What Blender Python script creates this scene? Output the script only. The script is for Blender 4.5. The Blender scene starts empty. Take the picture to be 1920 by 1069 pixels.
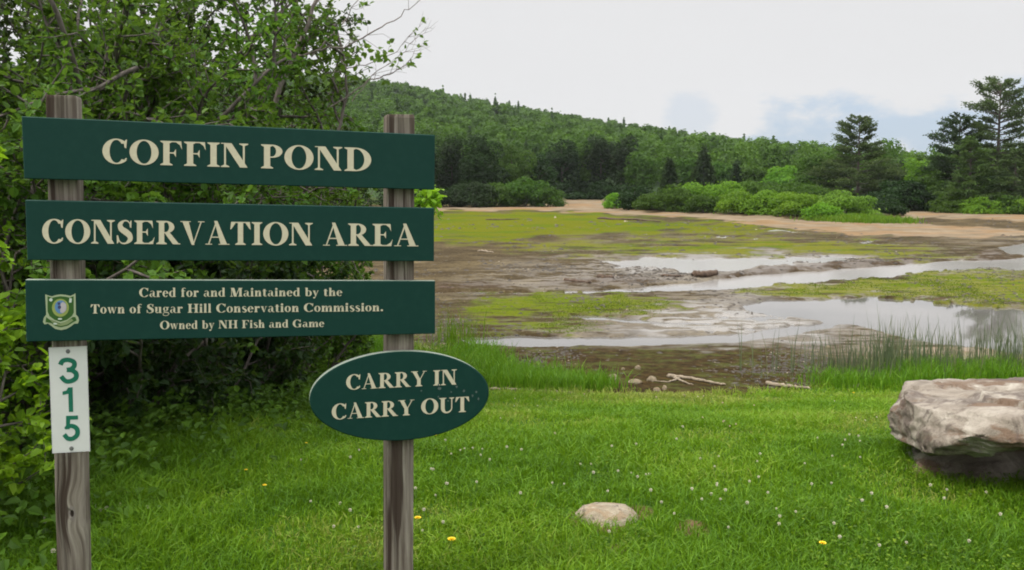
import bpy, math, random
import numpy as np
from mathutils import Vector
from mathutils.geometry import delaunay_2d_cdt

R = math.radians
sc = bpy.context.scene
C = sc.collection

# ---------------------------------------------------------------- camera
F, CX, PY, HOR = 1545.0, 960.0, 450.0, 345.0        # focal length and centre in units of a 1920 x 1069 frame
TH = math.atan((PY - HOR) / F)
EYE = np.array([0.0, 0.0, 1.75])
cam_d = bpy.data.cameras.new('camera')
cam = bpy.data.objects.new('camera', cam_d); C.objects.link(cam)
cam.location = EYE; cam.rotation_euler = (R(90) - TH, 0, 0)
cam_d.sensor_width = 36; cam_d.lens = F / 1920 * 36
cam_d.shift_y = -(534.5 - PY) / 1920
cam_d.clip_start = 0.05; cam_d.clip_end = 5000
sc.camera = cam

# ---------------------------------------------------------------- sky, sun, exposure
SUN_EL, SUN_AZ = R(58), R(248)                      # azimuth clockwise from +Y (the view direction)
w = bpy.data.worlds.new('World'); sc.world = w; w.use_nodes = True
nt = w.node_tree; nt.nodes.clear()
def N(t, **k):
    n = nt.nodes.new(t)
    for a, b in k.items(): setattr(n, a, b)
    return n
def lk(a, b): nt.links.new(a, b)
def M(op, a, b=None, c=None, clamp=False):
    n = N('ShaderNodeMath', operation=op, use_clamp=clamp)
    for i, v in enumerate((a, b, c)):
        if v is None: continue
        if isinstance(v, (int, float)): n.inputs[i].default_value = v
        else: lk(v, n.inputs[i])
    return n.outputs[0]
def smooth(v, a, b):
    n = N('ShaderNodeMapRange', interpolation_type='SMOOTHSTEP')
    lk(v, n.inputs['Value']); n.inputs['From Min'].default_value = a; n.inputs['From Max'].default_value = b
    return n.outputs['Result']
def mixc(f, a, b, blend='MIX'):
    n = N('ShaderNodeMix', data_type='RGBA', blend_type=blend)
    for s, v in ((0, f), (6, a), (7, b)):
        if isinstance(v, (int, float)): n.inputs[s].default_value = v
        elif isinstance(v, tuple): n.inputs[s].default_value = v if len(v) == 4 else (*v, 1)
        else: lk(v, n.inputs[s])
    return n.outputs[2]
def noise(vec, scale, detail=4, rough=.55, dist=0.0, out='Fac'):
    n = N('ShaderNodeTexNoise'); n.inputs['Scale'].default_value = scale
    n.inputs['Detail'].default_value = detail; n.inputs['Roughness'].default_value = rough
    n.inputs['Distortion'].default_value = dist
    if vec is not None: lk(vec, n.inputs['Vector'])
    return n.outputs[out]
def mapping(vec, scale=(1, 1, 1), loc=(0, 0, 0), rot=(0, 0, 0)):
    n = N('ShaderNodeMapping'); lk(vec, n.inputs['Vector'])
    n.inputs['Scale'].default_value = scale; n.inputs['Location'].default_value = loc; n.inputs['Rotation'].default_value = rot
    return n.outputs[0]

sky = N('ShaderNodeTexSky', sky_type='NISHITA', sun_disc=False)
sky.sun_elevation = SUN_EL; sky.sun_rotation = SUN_AZ; sky.air_density = 1.0; sky.dust_density = 1.5
geo = N('ShaderNodeTexCoord')
sep = N('ShaderNodeSeparateXYZ'); lk(geo.outputs['Generated'], sep.inputs[0])
ay = M('MAXIMUM', M('ABSOLUTE', sep.outputs[1]), 0.05)
az = M('DIVIDE', sep.outputs[0], ay); el = M('DIVIDE', sep.outputs[2], ay)
cn = noise(mapping(geo.outputs['Generated'], (1, 1, 2.6)), 5.5, 6, .58)
cn2 = noise(mapping(geo.outputs['Generated'], (1, 1, 3.2), (3, 1, 7)), 2.2, 5, .55)
cn3 = noise(mapping(geo.outputs['Generated'], (1, 1, 1.8), (1, 5, 2)), 16, 6, .6)
wob = M('ADD', M('MULTIPLY', M('SUBTRACT', cn, .5), 2.2), M('MULTIPLY', M('SUBTRACT', cn3, .5), 1.3))
def ell(cx, cy, rx, ry):
    a = M('DIVIDE', M('SUBTRACT', az, cx), rx); b = M('DIVIDE', M('SUBTRACT', el, cy), ry)
    d = M('SQRT', M('ADD', M('MULTIPLY', a, a), M('MULTIPLY', b, b)))
    return smooth(M('ADD', d, wob), 1.18, .62)
holes = M('MULTIPLY', ell(.213, .080, .034, .026), .42)
for e in ((.50, .066, .17, .042), (.33, .032, .16, .024), (.72, .10, .16, .03), (.60, .03, .2, .03)):
    holes = M('MAXIMUM', holes, ell(*e))
front = M('GREATER_THAN', sep.outputs[1], 0.0)
holes = M('MULTIPLY', M('MULTIPLY', holes, front), .82)
elev = M('MAXIMUM', sep.outputs[2], 0.0)
lum = M('MULTIPLY', M('ADD', .80, M('MULTIPLY', smooth(elev, .28, .8), 1.9)), M('ADD', .97, M('MULTIPLY', cn2, .05)))
cloud = N('ShaderNodeCombineColor')
STR = 0.10
lk(M('MULTIPLY', lum, 0.99 / STR), cloud.inputs[0]); lk(M('MULTIPLY', lum, 0.99 / STR), cloud.inputs[1]); lk(M('MULTIPLY', lum, 1.0 / STR), cloud.inputs[2])
blue = mixc(.7, sky.outputs[0], (4.9, 6.4, 8.4))
skyc = mixc(holes, cloud.outputs[0], blue)
bg = N('ShaderNodeBackground'); lk(skyc, bg.inputs[0]); bg.inputs[1].default_value = STR
wo = N('ShaderNodeOutputWorld'); lk(bg.outputs[0], wo.inputs[0])

sun_d = bpy.data.lights.new('sun', 'SUN'); sun_d.energy = 3.5; sun_d.angle = R(10); sun_d.color = (1, .94, .82)
sun = bpy.data.objects.new('sun', sun_d); C.objects.link(sun); sun.location = (0, -5, 30)
sd = Vector((math.sin(SUN_AZ) * math.cos(SUN_EL), math.cos(SUN_AZ) * math.cos(SUN_EL), math.sin(SUN_EL)))
sun.rotation_euler = sd.to_track_quat('Z', 'Y').to_euler()

vs = sc.view_settings
sc.display_settings.display_device = 'sRGB'
vs.view_transform = 'Standard'; vs.look = 'None'; vs.exposure = 0.0; vs.gamma = 1; vs.use_curve_mapping = False
cy = sc.cycles
cy.max_bounces = 7; cy.diffuse_bounces = 3; cy.glossy_bounces = 3; cy.transmission_bounces = 4; cy.transparent_max_bounces = 8
cy.volume_bounces = 0; cy.filter_width = 1.9; cy.use_denoising = True

# ---------------------------------------------------------------- geometry helpers
def ray(x, y):
    r = (x - CX) / F; u = -(y - PY) / F
    d = np.array([r, math.cos(TH) + u * math.sin(TH), -math.sin(TH) + u * math.cos(TH)])
    return d
def at_depth(x, y, Y):
    d = ray(x, y); return EYE + d * (Y / d[1])
def project(P):
    q = P - EYE
    fw = q[..., 1] * math.cos(TH) - q[..., 2] * math.sin(TH)
    up = q[..., 1] * math.sin(TH) + q[..., 2] * math.cos(TH)
    fw = np.maximum(fw, .05)
    return CX + F * q[..., 0] / fw, PY - F * up / fw

def hash2(ix, iy, seed):
    h = (ix.astype(np.int64) * 374761393 + iy.astype(np.int64) * 668265263 + seed * 1442695041) & 0xFFFFFFFF
    h = ((h ^ (h >> 13)) * 1274126177) & 0xFFFFFFFF
    return ((h ^ (h >> 16)) & 0xFFFFFF) / float(0xFFFFFF)
def vnoise(x, y, seed=0):
    x = np.asarray(x, float); y = np.asarray(y, float)
    ix = np.floor(x); iy = np.floor(y); fx = x - ix; fy = y - iy
    fx = fx * fx * (3 - 2 * fx); fy = fy * fy * (3 - 2 * fy)
    a = hash2(ix, iy, seed); b = hash2(ix + 1, iy, seed); c = hash2(ix, iy + 1, seed); d = hash2(ix + 1, iy + 1, seed)
    return (a * (1 - fx) + b * fx) * (1 - fy) + (c * (1 - fx) + d * fx) * fy
def fbm(x, y, seed=0, oct=4):
    s = 0; a = .5; t = 0
    for i in range(oct):
        s = s + a * vnoise(np.asarray(x) * 2 ** i, np.asarray(y) * 2 ** i, seed + i); t += a; a *= .5
    return s / t

def link(o, parent=None):
    C.objects.link(o)
    if parent is not None: o.parent = parent
    return o
def tag(o, label=None, cat=None, group=None, kind=None):
    if label: o['label'] = label
    if cat: o['category'] = cat
    if group: o['group'] = group
    if kind: o['kind'] = kind
    return o
def empty(name, loc):
    o = bpy.data.objects.new(name, None); o.location = loc; o.empty_display_size = .2
    return link(o)
def mesh_np(name, V, Q, mats, var=None, smooth_=False, mi=None, attrs=None):
    """quads (n,4) or triangles (n,3) in numpy to a mesh"""
    me = bpy.data.meshes.new(name)
    V = np.asarray(V, np.float32); Q = np.asarray(Q, np.int32)
    k = Q.shape[1]
    me.vertices.add(len(V)); me.vertices.foreach_set('co', V.ravel())
    me.loops.add(Q.size); me.loops.foreach_set('vertex_index', Q.ravel())
    me.polygons.add(len(Q)); me.polygons.foreach_set('loop_start', np.arange(0, Q.size, k, dtype=np.int32))
    if mi is not None: me.polygons.foreach_set('material_index', np.asarray(mi, np.int32))
    me.polygons.foreach_set('use_smooth', np.full(len(Q), smooth_))
    for m in (mats if isinstance(mats, (list, tuple)) else [mats]): me.materials.append(m)
    if var is not None:
        a = me.attributes.new('var', 'FLOAT', 'POINT'); a.data.foreach_set('value', np.asarray(var, np.float32))
    for nme, arr in (attrs or {}).items():
        a = me.attributes.new(nme, 'FLOAT', 'POINT'); a.data.foreach_set('value', np.asarray(arr, np.float32))
    me.update(calc_edges=True)
    return me
def obj(name, me, parent=None, loc=(0, 0, 0)):
    o = bpy.data.objects.new(name, me); o.location = loc
    return link(o, parent)
def mesh_py(name, V, Fc, mats, smooth_=False, mi=None):
    me = bpy.data.meshes.new(name)
    me.from_pydata([tuple(map(float, v)) for v in V], [], [tuple(f) for f in Fc])
    for m in (mats if isinstance(mats, (list, tuple)) else [mats]): me.materials.append(m)
    if mi is not None: me.polygons.foreach_set('material_index', mi)
    me.polygons.foreach_set('use_smooth', [smooth_] * len(Fc)); me.update()
    return me
def nrm(a): return a / np.maximum(np.linalg.norm(a, axis=-1, keepdims=True), 1e-9)

class Tubes:
    """tapered tubes along polylines, one mesh"""
    def __init__(s): s.V = []; s.Q = []; s.n = 0
    def add(s, pts, rad, k=6):
        pts = np.asarray(pts, float); m = len(pts)
        T = np.gradient(pts, axis=0); T = nrm(T)
        ref = np.array([0.31, .17, .93]) if abs(T[0][2]) < .8 else np.array([1, .1, 0.])
        A = nrm(np.cross(T, ref)); B = np.cross(T, A)
        a = np.linspace(0, 2 * math.pi, k, endpoint=False)
        ring = (np.cos(a)[None, :, None] * A[:, None, :] + np.sin(a)[None, :, None] * B[:, None, :]) * np.asarray(rad)[:, None, None] + pts[:, None, :]
        s.V.append(ring.reshape(-1, 3))
        i = np.arange(m - 1)[:, None] * k; j = np.arange(k)[None, :]; j2 = (j + 1) % k
        s.Q.append((np.stack([i + j, i + j2, i + k + j2, i + k + j], -1).reshape(-1, 4) + s.n))
        s.n += m * k
    def mesh(s, name, mat, off=(0, 0, 0)):
        return mesh_np(name, np.concatenate(s.V) - np.asarray(off), np.concatenate(s.Q), mat, smooth_=True)

def leaves6(P, A, Nn, size, width, fold=.18, droop=.12, rng=None):
    """oval folded leaves: six vertices, two faces each"""
    P = np.asarray(P, float); A = nrm(np.asarray(A, float)); Nn = np.asarray(Nn, float)
    S = nrm(np.cross(Nn, A)); Nn = np.cross(A, S)
    n = len(P); size = np.broadcast_to(np.asarray(size, float), (n,))[:, None]; w_ = np.broadcast_to(np.asarray(width, float), (n,))[:, None]
    def pt(a, s_, u): return P + A * size * a + S * w_ * size * s_ + Nn * size * u
    V = np.stack([pt(0, 0, 0), pt(.30, .5, fold), pt(.68, .42, fold - droop * .4), pt(1, 0, -droop), pt(.68, -.42, fold - droop * .4), pt(.30, -.5, fold)], 1).reshape(-1, 3)
    b = np.arange(n)[:, None] * 6
    Q = np.concatenate([b + np.array([[0, 1, 2, 3]]), b + np.array([[0, 3, 4, 5]])], 0)
    return V, Q
def cards4(P, A, Nn, size, width):
    A = nrm(A); S = nrm(np.cross(Nn, A)); Nn = np.cross(A, S); n = len(P)
    size = np.broadcast_to(np.asarray(size, float), (n,))[:, None]
    V = np.stack([P - A * size * .5, P + S * size * width * .5 + Nn * size * .1, P + A * size * .5, P - S * size * width * .5 + Nn * size * .1], 1).reshape(-1, 3)
    return V, np.arange(n * 4).reshape(-1, 4)

# ---------------------------------------------------------------- materials
def newmat(name):
    global nt
    m = bpy.data.materials.new(name); m.use_nodes = True; nt = m.node_tree; nt.nodes.clear()
    out = N('ShaderNodeOutputMaterial')
    return m, out
def principled(**k):
    p = N('ShaderNodeBsdfPrincipled')
    for a, v in k.items():
        s = p.inputs[a.replace('_', ' ')]
        if isinstance(v, tuple): s.default_value = v if len(v) == 4 else (*v, 1)
        elif isinstance(v, (int, float)): s.default_value = v
        else: lk(v, s)
    return p
def bump(h, strength=.4, dist=.01):
    b = N('ShaderNodeBump'); b.inputs['Strength'].default_value = strength; b.inputs['Distance'].default_value = dist
    lk(h, b.inputs['Height']); return b.outputs[0]
def attr(name):
    a = N('ShaderNodeAttribute'); a.attribute_name = name; return a.outputs['Fac']
def ramp(f, *stops):
    r = N('ShaderNodeValToRGB'); e = r.color_ramp.elements
    while len(e) < len(stops): e.new(.5)
    for i, (p, c) in enumerate(stops): e[i].position = p; e[i].color = (*c, 1)
    if f is not None: lk(f, r.inputs[0])
    return r.outputs[0]

def leaf_mat(name, stops, trans=.35, rough=.5, tcol=(.16, .26, .03)):
    m, out = newmat(name)
    v = attr('var')
    obi = N('ShaderNodeObjectInfo')
    col = ramp(v, *stops)
    hs = N('ShaderNodeHueSaturation'); lk(col, hs.inputs['Color'])
    lk(M('ADD', .88, M('MULTIPLY', obi.outputs['Random'], .24)), hs.inputs['Value'])
    lk(M('ADD', .488, M('MULTIPLY', obi.outputs['Random'], .024)), hs.inputs['Hue'])
    col = hs.outputs[0]
    p = principled(Base_Color=col, Roughness=rough, Specular_IOR_Level=.2)
    t = N('ShaderNodeBsdfTranslucent'); lk(mixc(.5, col, tcol), t.inputs[0])
    mx = N('ShaderNodeMixShader'); mx.inputs[0].default_value = trans
    lk(p.outputs[0], mx.inputs[1]); lk(t.outputs[0], mx.inputs[2]); lk(mx.outputs[0], out.inputs[0])
    return m
MAT = {}
MAT['leaf_alder'] = leaf_mat('alder_leaf', ((0, (.0255, .0632, .0065)), (.5, (.0595, .1377, .0117)), (1, (.1105, .2244, .0195))), .45)
MAT['leaf_bright'] = leaf_mat('bright_leaf', ((0, (.064, .1506, .008)), (.5, (.1512, .2948, .0144)), (1, (.256, .4265, .024))), .48, tcol=(.3259, .5269, .016))
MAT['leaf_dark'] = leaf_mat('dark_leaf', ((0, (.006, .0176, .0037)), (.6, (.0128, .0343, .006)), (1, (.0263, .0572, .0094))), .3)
MAT['crown_dark'] = leaf_mat('dark_crown_leaf', ((0, (.0064, .0187, .003)), (.6, (.0123, .0347, .0045)), (1, (.0247, .0596, .0069))), .34, tcol=(.0394, .097, .0049))
MAT['crown_mid'] = leaf_mat('green_crown_leaf', ((0, (.0238, .058, .0059)), (.6, (.0467, .106, .0091)), (1, (.0808, .155, .013))), .38, tcol=(.1105, .22, .0097))
MAT['crown_light'] = leaf_mat('light_bush_leaf', ((0, (.0679, .1507, .0108)), (.6, (.1212, .255, .0168)), (1, (.1843, .3245, .0216))), .46, tcol=(.2134, .3825, .018))
MAT['crown_flower'] = leaf_mat('pale_flowering_bush_leaf', ((0, (.0747, .1645, .014)), (.72, (.1552, .291, .0245)), (1, (.414, .506, .14))), .42)
MAT['needle_dark'] = leaf_mat('spruce_needle', ((0, (.0126, .0306, .0112)), (.6, (.0252, .054, .0176)), (1, (.0468, .0855, .024))), .16)
MAT['needle_pine'] = leaf_mat('pine_needle', ((0, (.0345, .0627, .024)), (.6, (.0713, .1165, .04)), (1, (.1207, .1736, .058))), .2)
MAT['needle_light'] = leaf_mat('larch_needle', ((0, (.04, .085, .022)), (.6, (.07, .13, .03)), (1, (.11, .17, .045))), .2)
MAT['reed'] = leaf_mat('reed_leaf', ((0, (.065, .092, .045)), (.6, (.105, .140, .075)), (1, (.25, .24, .13))), .26, tcol=(.15, .19, .08))
MAT['tallgrass'] = leaf_mat('tall_grass_leaf', ((0, (.0489, .1232, .0056)), (.6, (.0929, .2072, .0084)), (1, (.1857, .2912, .028))), .35, tcol=(.1955, .3472, .014))
MAT['grass'] = leaf_mat('lawn_blade', ((0, (.0364, .0914, .0045)), (.45, (.0935, .1953, .0076)), (.85, (.1688, .2805, .0114)), (1, (.2425, .2701, .0529))), .35, tcol=(.2077, .3428, .0091))
MAT['hill_leaf'] = leaf_mat('hill_wood_leaf', ((0, (.0143, .038, .0067)), (.3, (.0349, .086, .009)), (.7, (.0649, .142, .0128)), (1, (.0911, .18, .018))), .42, tcol=(.103, .21, .0105))

def bark_mat(name, a, b, sc_=18):
    m, out = newmat(name)
    tc = N('ShaderNodeTexCoord')
    n1 = noise(mapping(tc.outputs['Object'], (1, 1, .25)), sc_, 5, .6)
    p = principled(Base_Color=ramp(n1, (.3, a), (.7, b)), Roughness=.9, Normal=bump(n1, .6, .02))
    lk(p.outputs[0], out.inputs[0]); return m
MAT['bark'] = bark_mat('alder_bark', (.035, .028, .022), (.13, .11, .095))
MAT['twig'] = bark_mat('pale_twig_bark', (.10, .08, .07), (.26, .22, .20), 40)
MAT['bark_pine'] = bark_mat('pine_bark', (.05, .04, .035), (.14, .115, .10), 3)
MAT['driftwood'] = bark_mat('bleached_driftwood', (.128, .0975, .0648), (.304, .2535, .1872), 20)
MAT['darkwood'] = bark_mat('waterlogged_wood', (.035, .022, .015), (.11, .07, .045), 12)

# ---------------------------------------------------------------- the ground
POND = -1.45
LAWN_EDGE = ([-400, 500, 600, 760, 830, 900, 960, 1130, 1300, 1440, 1520, 1600, 1700, 1920, 2400],
             [640, 640, 646, 650, 676, 728, 736, 738, 745, 738, 727, 718, 702, 690, 680])
SHORE_PX = ([-600, 300, 820, 1050, 1062, 1130, 1142, 1200, 1330, 1480, 1590, 1630, 1705, 1920, 2600],
            [384, 386, 388, 385, 376, 376, 390, 398, 402, 410, 416, 416, 398, 400, 400])
def shore_Y(azm):
    px = CX + azm * F
    return (EYE[2] - POND) * F / (np.interp(px, *SHORE_PX) - HOR)
RIDGE = ([-1500, 0, 400, 560, 700, 760, 850, 1000, 1130, 1280, 1400, 1500, 1600, 1750, 1920, 2300, 3200],
         [120, 125, 132, 140, 150, 160, 178, 205, 228, 250, 270, 290, 303, 314, 320, 328, 332])
DR = 520.0
def hill_z(X, Y):
    azm = X / np.maximum(Y, 1); px = CX + azm * F
    e = (HOR - np.interp(px, *RIDGE)) / F
    zr = np.maximum(EYE[2] + DR * e - 10.5, .6)
    t = (Y - 160) / (DR - 160)
    z = np.where(t < 1, np.clip(t, 0, 1), np.clip(1 - (t - 1) * .5, .3, 1))
    return -.5 + (zr + .5) * z + (fbm(X / 60, Y / 60, 5) - .5) * 9 * np.clip(t * 2, 0, 1) * np.clip(1.6 - t, 0, 1)
def ground_z(X, Y):
    X = np.asarray(X, float); Y = np.asarray(Y, float)
    z = np.interp(Y, [0, 4.3, 6, 8, 10, 12, 13, 14], [-.09, -.09, -.21, -.57, -1.0, -1.36, -1.44, POND])
    z = z + (fbm(X * .9, Y * .9, 11) - .5) * .10 * np.clip((13.5 - Y) / 3, 0, 1)
    bank = np.clip((Y - shore_Y(X / np.maximum(Y, 1))) / 14, 0, 1) * np.clip((Y - 40) / 10, 0, 1)
    z = z + bank * .55
    return z
def ground_hit(x, y):
    d = ray(x, y); lo = 1.0
    ts = np.concatenate([np.linspace(1, 20, 3000), np.linspace(20, 260, 6000)])
    P = EYE + d[None] * ts[:, None]
    below = P[:, 2] < ground_z(P[:, 0], P[:, 1])
    i = int(np.argmax(below)) if below.any() else len(ts) - 1
    return P[i]

def poly_mask(px, py, pts, soft=6, ys=2.2, jitter=None):
    """soft mask of a plan outline, positive inside"""
    pts = np.array(pts, float); pts[:, 1] *= ys; y = py * ys
    if jitter is not None: y = y + jitter; 
    n = len(pts); d = np.full(px.shape, 1e9); ins = np.zeros(px.shape, bool)
    for i in range(n):
        a = pts[i]; b = pts[(i + 1) % n]; e = b - a
        t = np.clip(((px - a[0]) * e[0] + (y - a[1]) * e[1]) / max(e @ e, 1e-6), 0, 1)
        d = np.minimum(d, np.hypot(px - a[0] - t * e[0], y - a[1] - t * e[1]))
        c = (a[1] > y) != (b[1] > y)
        xi = a[0] + (y - a[1]) * e[0] / (e[1] if abs(e[1]) > 1e-9 else 1e-9)
        ins ^= c & (px < xi)
    s = np.where(ins, d, -d)
    return np.clip(s / soft * .5 + .5, 0, 1)

WATER = [
 ([(930,546),(1130,541),(1290,529),(1420,512),(1560,503),(1700,492),(1800,487),(1920,481),(2200,474),(2200,502),(1920,506),(1860,500),(1740,511),(1640,519),(1500,530),(1380,540),(1250,546),(1050,548),(820,549),(700,545)], 1),
 ([(1390,566),(1440,560),(1540,558),(1600,556),(1640,551),(1700,555),(1800,567),(1920,577),(2300,590),(2300,668),(1920,662),(1840,650),(1740,640),(1660,622),(1600,607),(1520,597),(1440,588),(1400,578)], 1),
 ([(862,630),(960,625),(1080,629),(1250,625),(1400,621),(1500,607),(1580,598),(1555,614),(1460,630),(1380,641),(1200,645),(1000,648),(880,644)], 1),
 ([(1068,588),(1120,589),(1200,595),(1260,600),(1420,606),(1300,605),(1180,602),(1100,597)], 1),
 ([(1870,462),(1920,455),(2200,450),(2200,476),(1920,478),(1890,473)], 1),
 ([(1150,441),(1330,435),(1440,438),(1500,446),(1420,450),(1300,450),(1200,447)], .43),
 ([(1290,592),(1400,589),(1500,594),(1400,597)], .8), ([(1290,620),(1420,613),(1510,605),(1440,618)], .8), ([(1370,424),(1480,431),(1570,439),(1480,437)], .7), ([(1520,441),(1640,452),(1770,459),(1640,458)], .7), ([(1180,570),(1290,574),(1380,572),(1290,578)], .6), ([(1000,592),(1070,590),(1120,594),(1060,596)], .5),
 ([(1100,488),(1200,480),(1330,481),(1480,478),(1560,477),(1640,486),(1540,491),(1440,499),(1360,507),(1280,512),(1240,505),(1150,498)], .56),
 ([(1330,572),(1400,565),(1500,600),(1420,612),(1340,612),(1260,600)], .3),
]
GREEN = [
 ([(500,396),(820,396),(1000,397),(1150,401),(1300,412),(1400,420),(1490,433),(1340,436),(1150,440),(1000,448),(900,454),(820,451),(500,455)], 1, .45),
 ([(950,465),(1050,459),(1200,453),(1350,450),(1440,449),(1540,455),(1700,467),(1820,481),(1700,487),(1590,478),(1480,476),(1330,479),(1200,475),(1080,476)], 1, .6),
 ([(880,562),(940,553),(1060,549),(1150,553),(1250,562),(1290,569),(1220,580),(1150,588),(1050,593),(950,601),(900,600),(860,590)], .9, .25),
 ([(930,607),(1060,599),(1140,611),(1060,622),(940,622)], .75, .15),
 ([(1390,549),(1500,532),(1640,521),(1730,514),(1820,516),(1920,521),(2300,530),(2300,580),(1920,575),(1830,570),(1700,555),(1620,552),(1560,556),(1460,555)], 1, .55),
 ([(1780,509),(1850,503),(1920,505),(2200,506),(2200,518),(1850,518)], .8, .4),
 ([(1480,436),(1600,446),(1720,456),(1820,462),(1760,470),(1640,462),(1520,452)], .6, .3),
 ([(820,575),(900,590),(1000,612),(960,640),(820,640)], .4, .05),
]
SAND = [([(500,386),(820,389),(1050,384),(1060,374),(1132,374),(1142,388),(1200,396),(1330,400),(1480,408),(1590,414),(1690,412),(1700,396),(2300,398),(2300,446),(1920,441),(1820,446),(1700,445),(1560,435),(1440,425),(1320,410),(1180,404),(1000,393),(820,396),(500,397)], 1),
        ([(690,655),(790,648),(870,660),(850,672),(760,668)], .8),
        ([(1690,652),(1800,650),(1920,660),(1920,680),(1750,668)], .8)]
SILT = [([(820,400),(1120,398),(1250,412),(1140,410),(960,404)], .5)]

# the sheet: rows that thin out with distance, columns that fan out with it
pyr = np.concatenate([np.linspace(1300, 1069, 25), np.linspace(1067, 700, 185)[:-1], np.linspace(700, 368, 420)])
rows = [-25, -12, -4, 0, 1.2, 2.0, 2.4]
Yr = []
for v in pyr: Yr.append(ground_hit(CX, v)[1])
Yr = np.unique(np.round(np.concatenate([rows, np.array(Yr)]), 4)); Yr = Yr[np.concatenate([[True], np.diff(Yr) > 0.004])]
Yr = np.concatenate([Yr, np.linspace(Yr[-1] + 6, 330, 24)])
cols = np.concatenate([np.linspace(-2.2, -.75, 30)[:-1], np.linspace(-.75, .78, 430), np.linspace(.78, 2.2, 30)[1:]])
YY, AA = np.meshgrid(Yr, cols, indexing='ij')
XX = AA * np.maximum(YY, 4.0)
ZZ = ground_z(XX, YY)
px, py = project(np.stack([XX, YY, ZZ], -1))
py = np.where(YY < 2.2, 2000, py)
jit = (fbm(px / 34, py / 5.0, 21, 5) - .5)
jit2 = (fbm(px / 90, py / 9.0, 31, 4) - .5)
le = np.interp(px, *LAWN_EDGE)
lawn = np.clip((py + jit * 26 - le) / 10 + .5, 0, 1)
wat = np.zeros_like(px)
for pts, s in WATER: wat = np.maximum(wat, poly_mask(px, py, pts, 9, 2.6, jit * (16 if s == 1 else 44)) * s)
grn = np.zeros_like(px); yel = np.zeros_like(px)
for pts, s, yv in GREEN:
    mk = poly_mask(px, py, pts, 30, 2.2, jit * 70 + jit2 * 30) * s
    yel = np.where(mk > grn, yv, yel); grn = np.maximum(grn, mk)
snd = np.zeros_like(px)
for pts, s in SAND: snd = np.maximum(snd, poly_mask(px, py, pts, 10, 2.4, jit * 34) * s)
pondm = 1 - lawn
snd *= 1 - .85 * poly_mask(px, py, [(1690,413),(1760,408),(1920,414),(2300,418),(2300,434),(1920,433),(1800,426),(1720,420)], 10, 2.4, jit * 26)
streak = fbm(px / 60, py / 2.6, 51, 5)
dark = poly_mask(px, py, [(820,655),(1000,648),(1250,644),(1500,655),(1660,700),(1660,760),(800,760)], 26, 2.2, jit * 60)
dark = np.maximum(dark, .55 * poly_mask(px, py, [(820,560),(900,560),(1000,600),(960,650),(820,650)], 60, 2.0, jit * 90))
bankm = poly_mask(px, py, [(1330,518),(1440,503),(1540,495),(1640,489),(1720,486),(1730,490),(1660,497),(1560,503),(1440,512),(1350,522)], 7, 2.6, jit * 22)
bankm = np.maximum(bankm, .9 * poly_mask(px, py, [(1020,528),(1100,520),(1200,518),(1300,522),(1200,532),(1080,534)], 12, 2.6, jit * 70))
bankm = np.maximum(bankm, .8 * poly_mask(px, py, [(820,534),(900,532),(960,536),(880,543),(820,545)], 8, 2.6, jit * 40))
bankm = np.maximum(bankm, .7 * poly_mask(px, py, [(1800,480),(1860,474),(1910,480),(1880,492),(1820,492)], 9, 2.6, jit * 60))
onpond = (YY > 11)
wat *= pondm * onpond * (1 - .7 * (grn > .55) * (wat < .9)); grn *= pondm; snd *= pondm
wet = (1 - .9 * dark) * np.clip(poly_mask(px, py, [(1120,470),(1680,480),(1920,470),(1920,690),(1500,650),(1150,650),(880,650),(860,625),(1150,600),(1300,580),(1300,545),(900,550),(900,540)], 90, 2.0, jit * 90), 0, 1) * onpond
film_sheen = poly_mask(px, py, [(1230,578),(1400,560),(1500,590),(1580,606),(1540,640),(1300,642),(1150,618)], 40, 2.2, jit * 80) * onpond * pondm  # wet mud zone: glossier, with a pale sheen painted into its colour
film_sheen = np.maximum(film_sheen, .8 * poly_mask(px, py, [(1150,488),(1300,476),(1560,474),(1640,486),(1500,498),(1300,514),(1180,510)], 24, 2.4, jit * 60) * onpond)
clod = (fbm(px / 22, py / 3.2, 41, 4) - .5)
clod_zone = poly_mask(px, py, [(820,500),(1050,495),(1400,490),(1640,478),(1740,487),(1640,496),(1400,516),(1180,535),(820,545)], 30, 2.2) + .5 * poly_mask(px, py, [(820,550),(1200,550),(1300,600),(1100,630),(820,640)], 40, 2.2)
scale = np.clip(YY / 25, .3, 2.0)
ZZ = ZZ + onpond * pondm * (np.clip(1 - snd, 0, 1)) * (clod * .022 * scale + (fbm(XX * 1.6, YY * .9, 45, 4) - .5) * .05 * np.clip(scale, 0, 1.2) + np.clip(clod - .12, 0, 1) * .22 * clod_zone * np.clip(1 - wat * 2, 0, 1) * scale)
wl = np.clip((wat - .25) / .5, 0, 1)
ZZ = np.where(onpond & (YY < 170), ZZ * (1 - wl) + wl * (POND - .16), ZZ)
ZZ = ZZ + pondm * onpond * (grn * .02 + bankm * (.05 + .12 * np.clip(jit + .1, 0, 1)) * scale)
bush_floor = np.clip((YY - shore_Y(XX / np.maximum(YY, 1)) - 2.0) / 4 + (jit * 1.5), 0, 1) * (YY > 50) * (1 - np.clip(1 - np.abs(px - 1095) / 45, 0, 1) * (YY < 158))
Vg = np.stack([XX, YY, ZZ], -1).reshape(-1, 3)
nr, nc = XX.shape
ii = np.arange(nr - 1)[:, None] * nc + np.arange(nc - 1)[None, :]
Qg = np.stack([ii, ii + 1, ii + nc + 1, ii + nc], -1).reshape(-1, 4)
lawn_f = lawn.ravel()[Qg].mean(1) > .5

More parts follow.
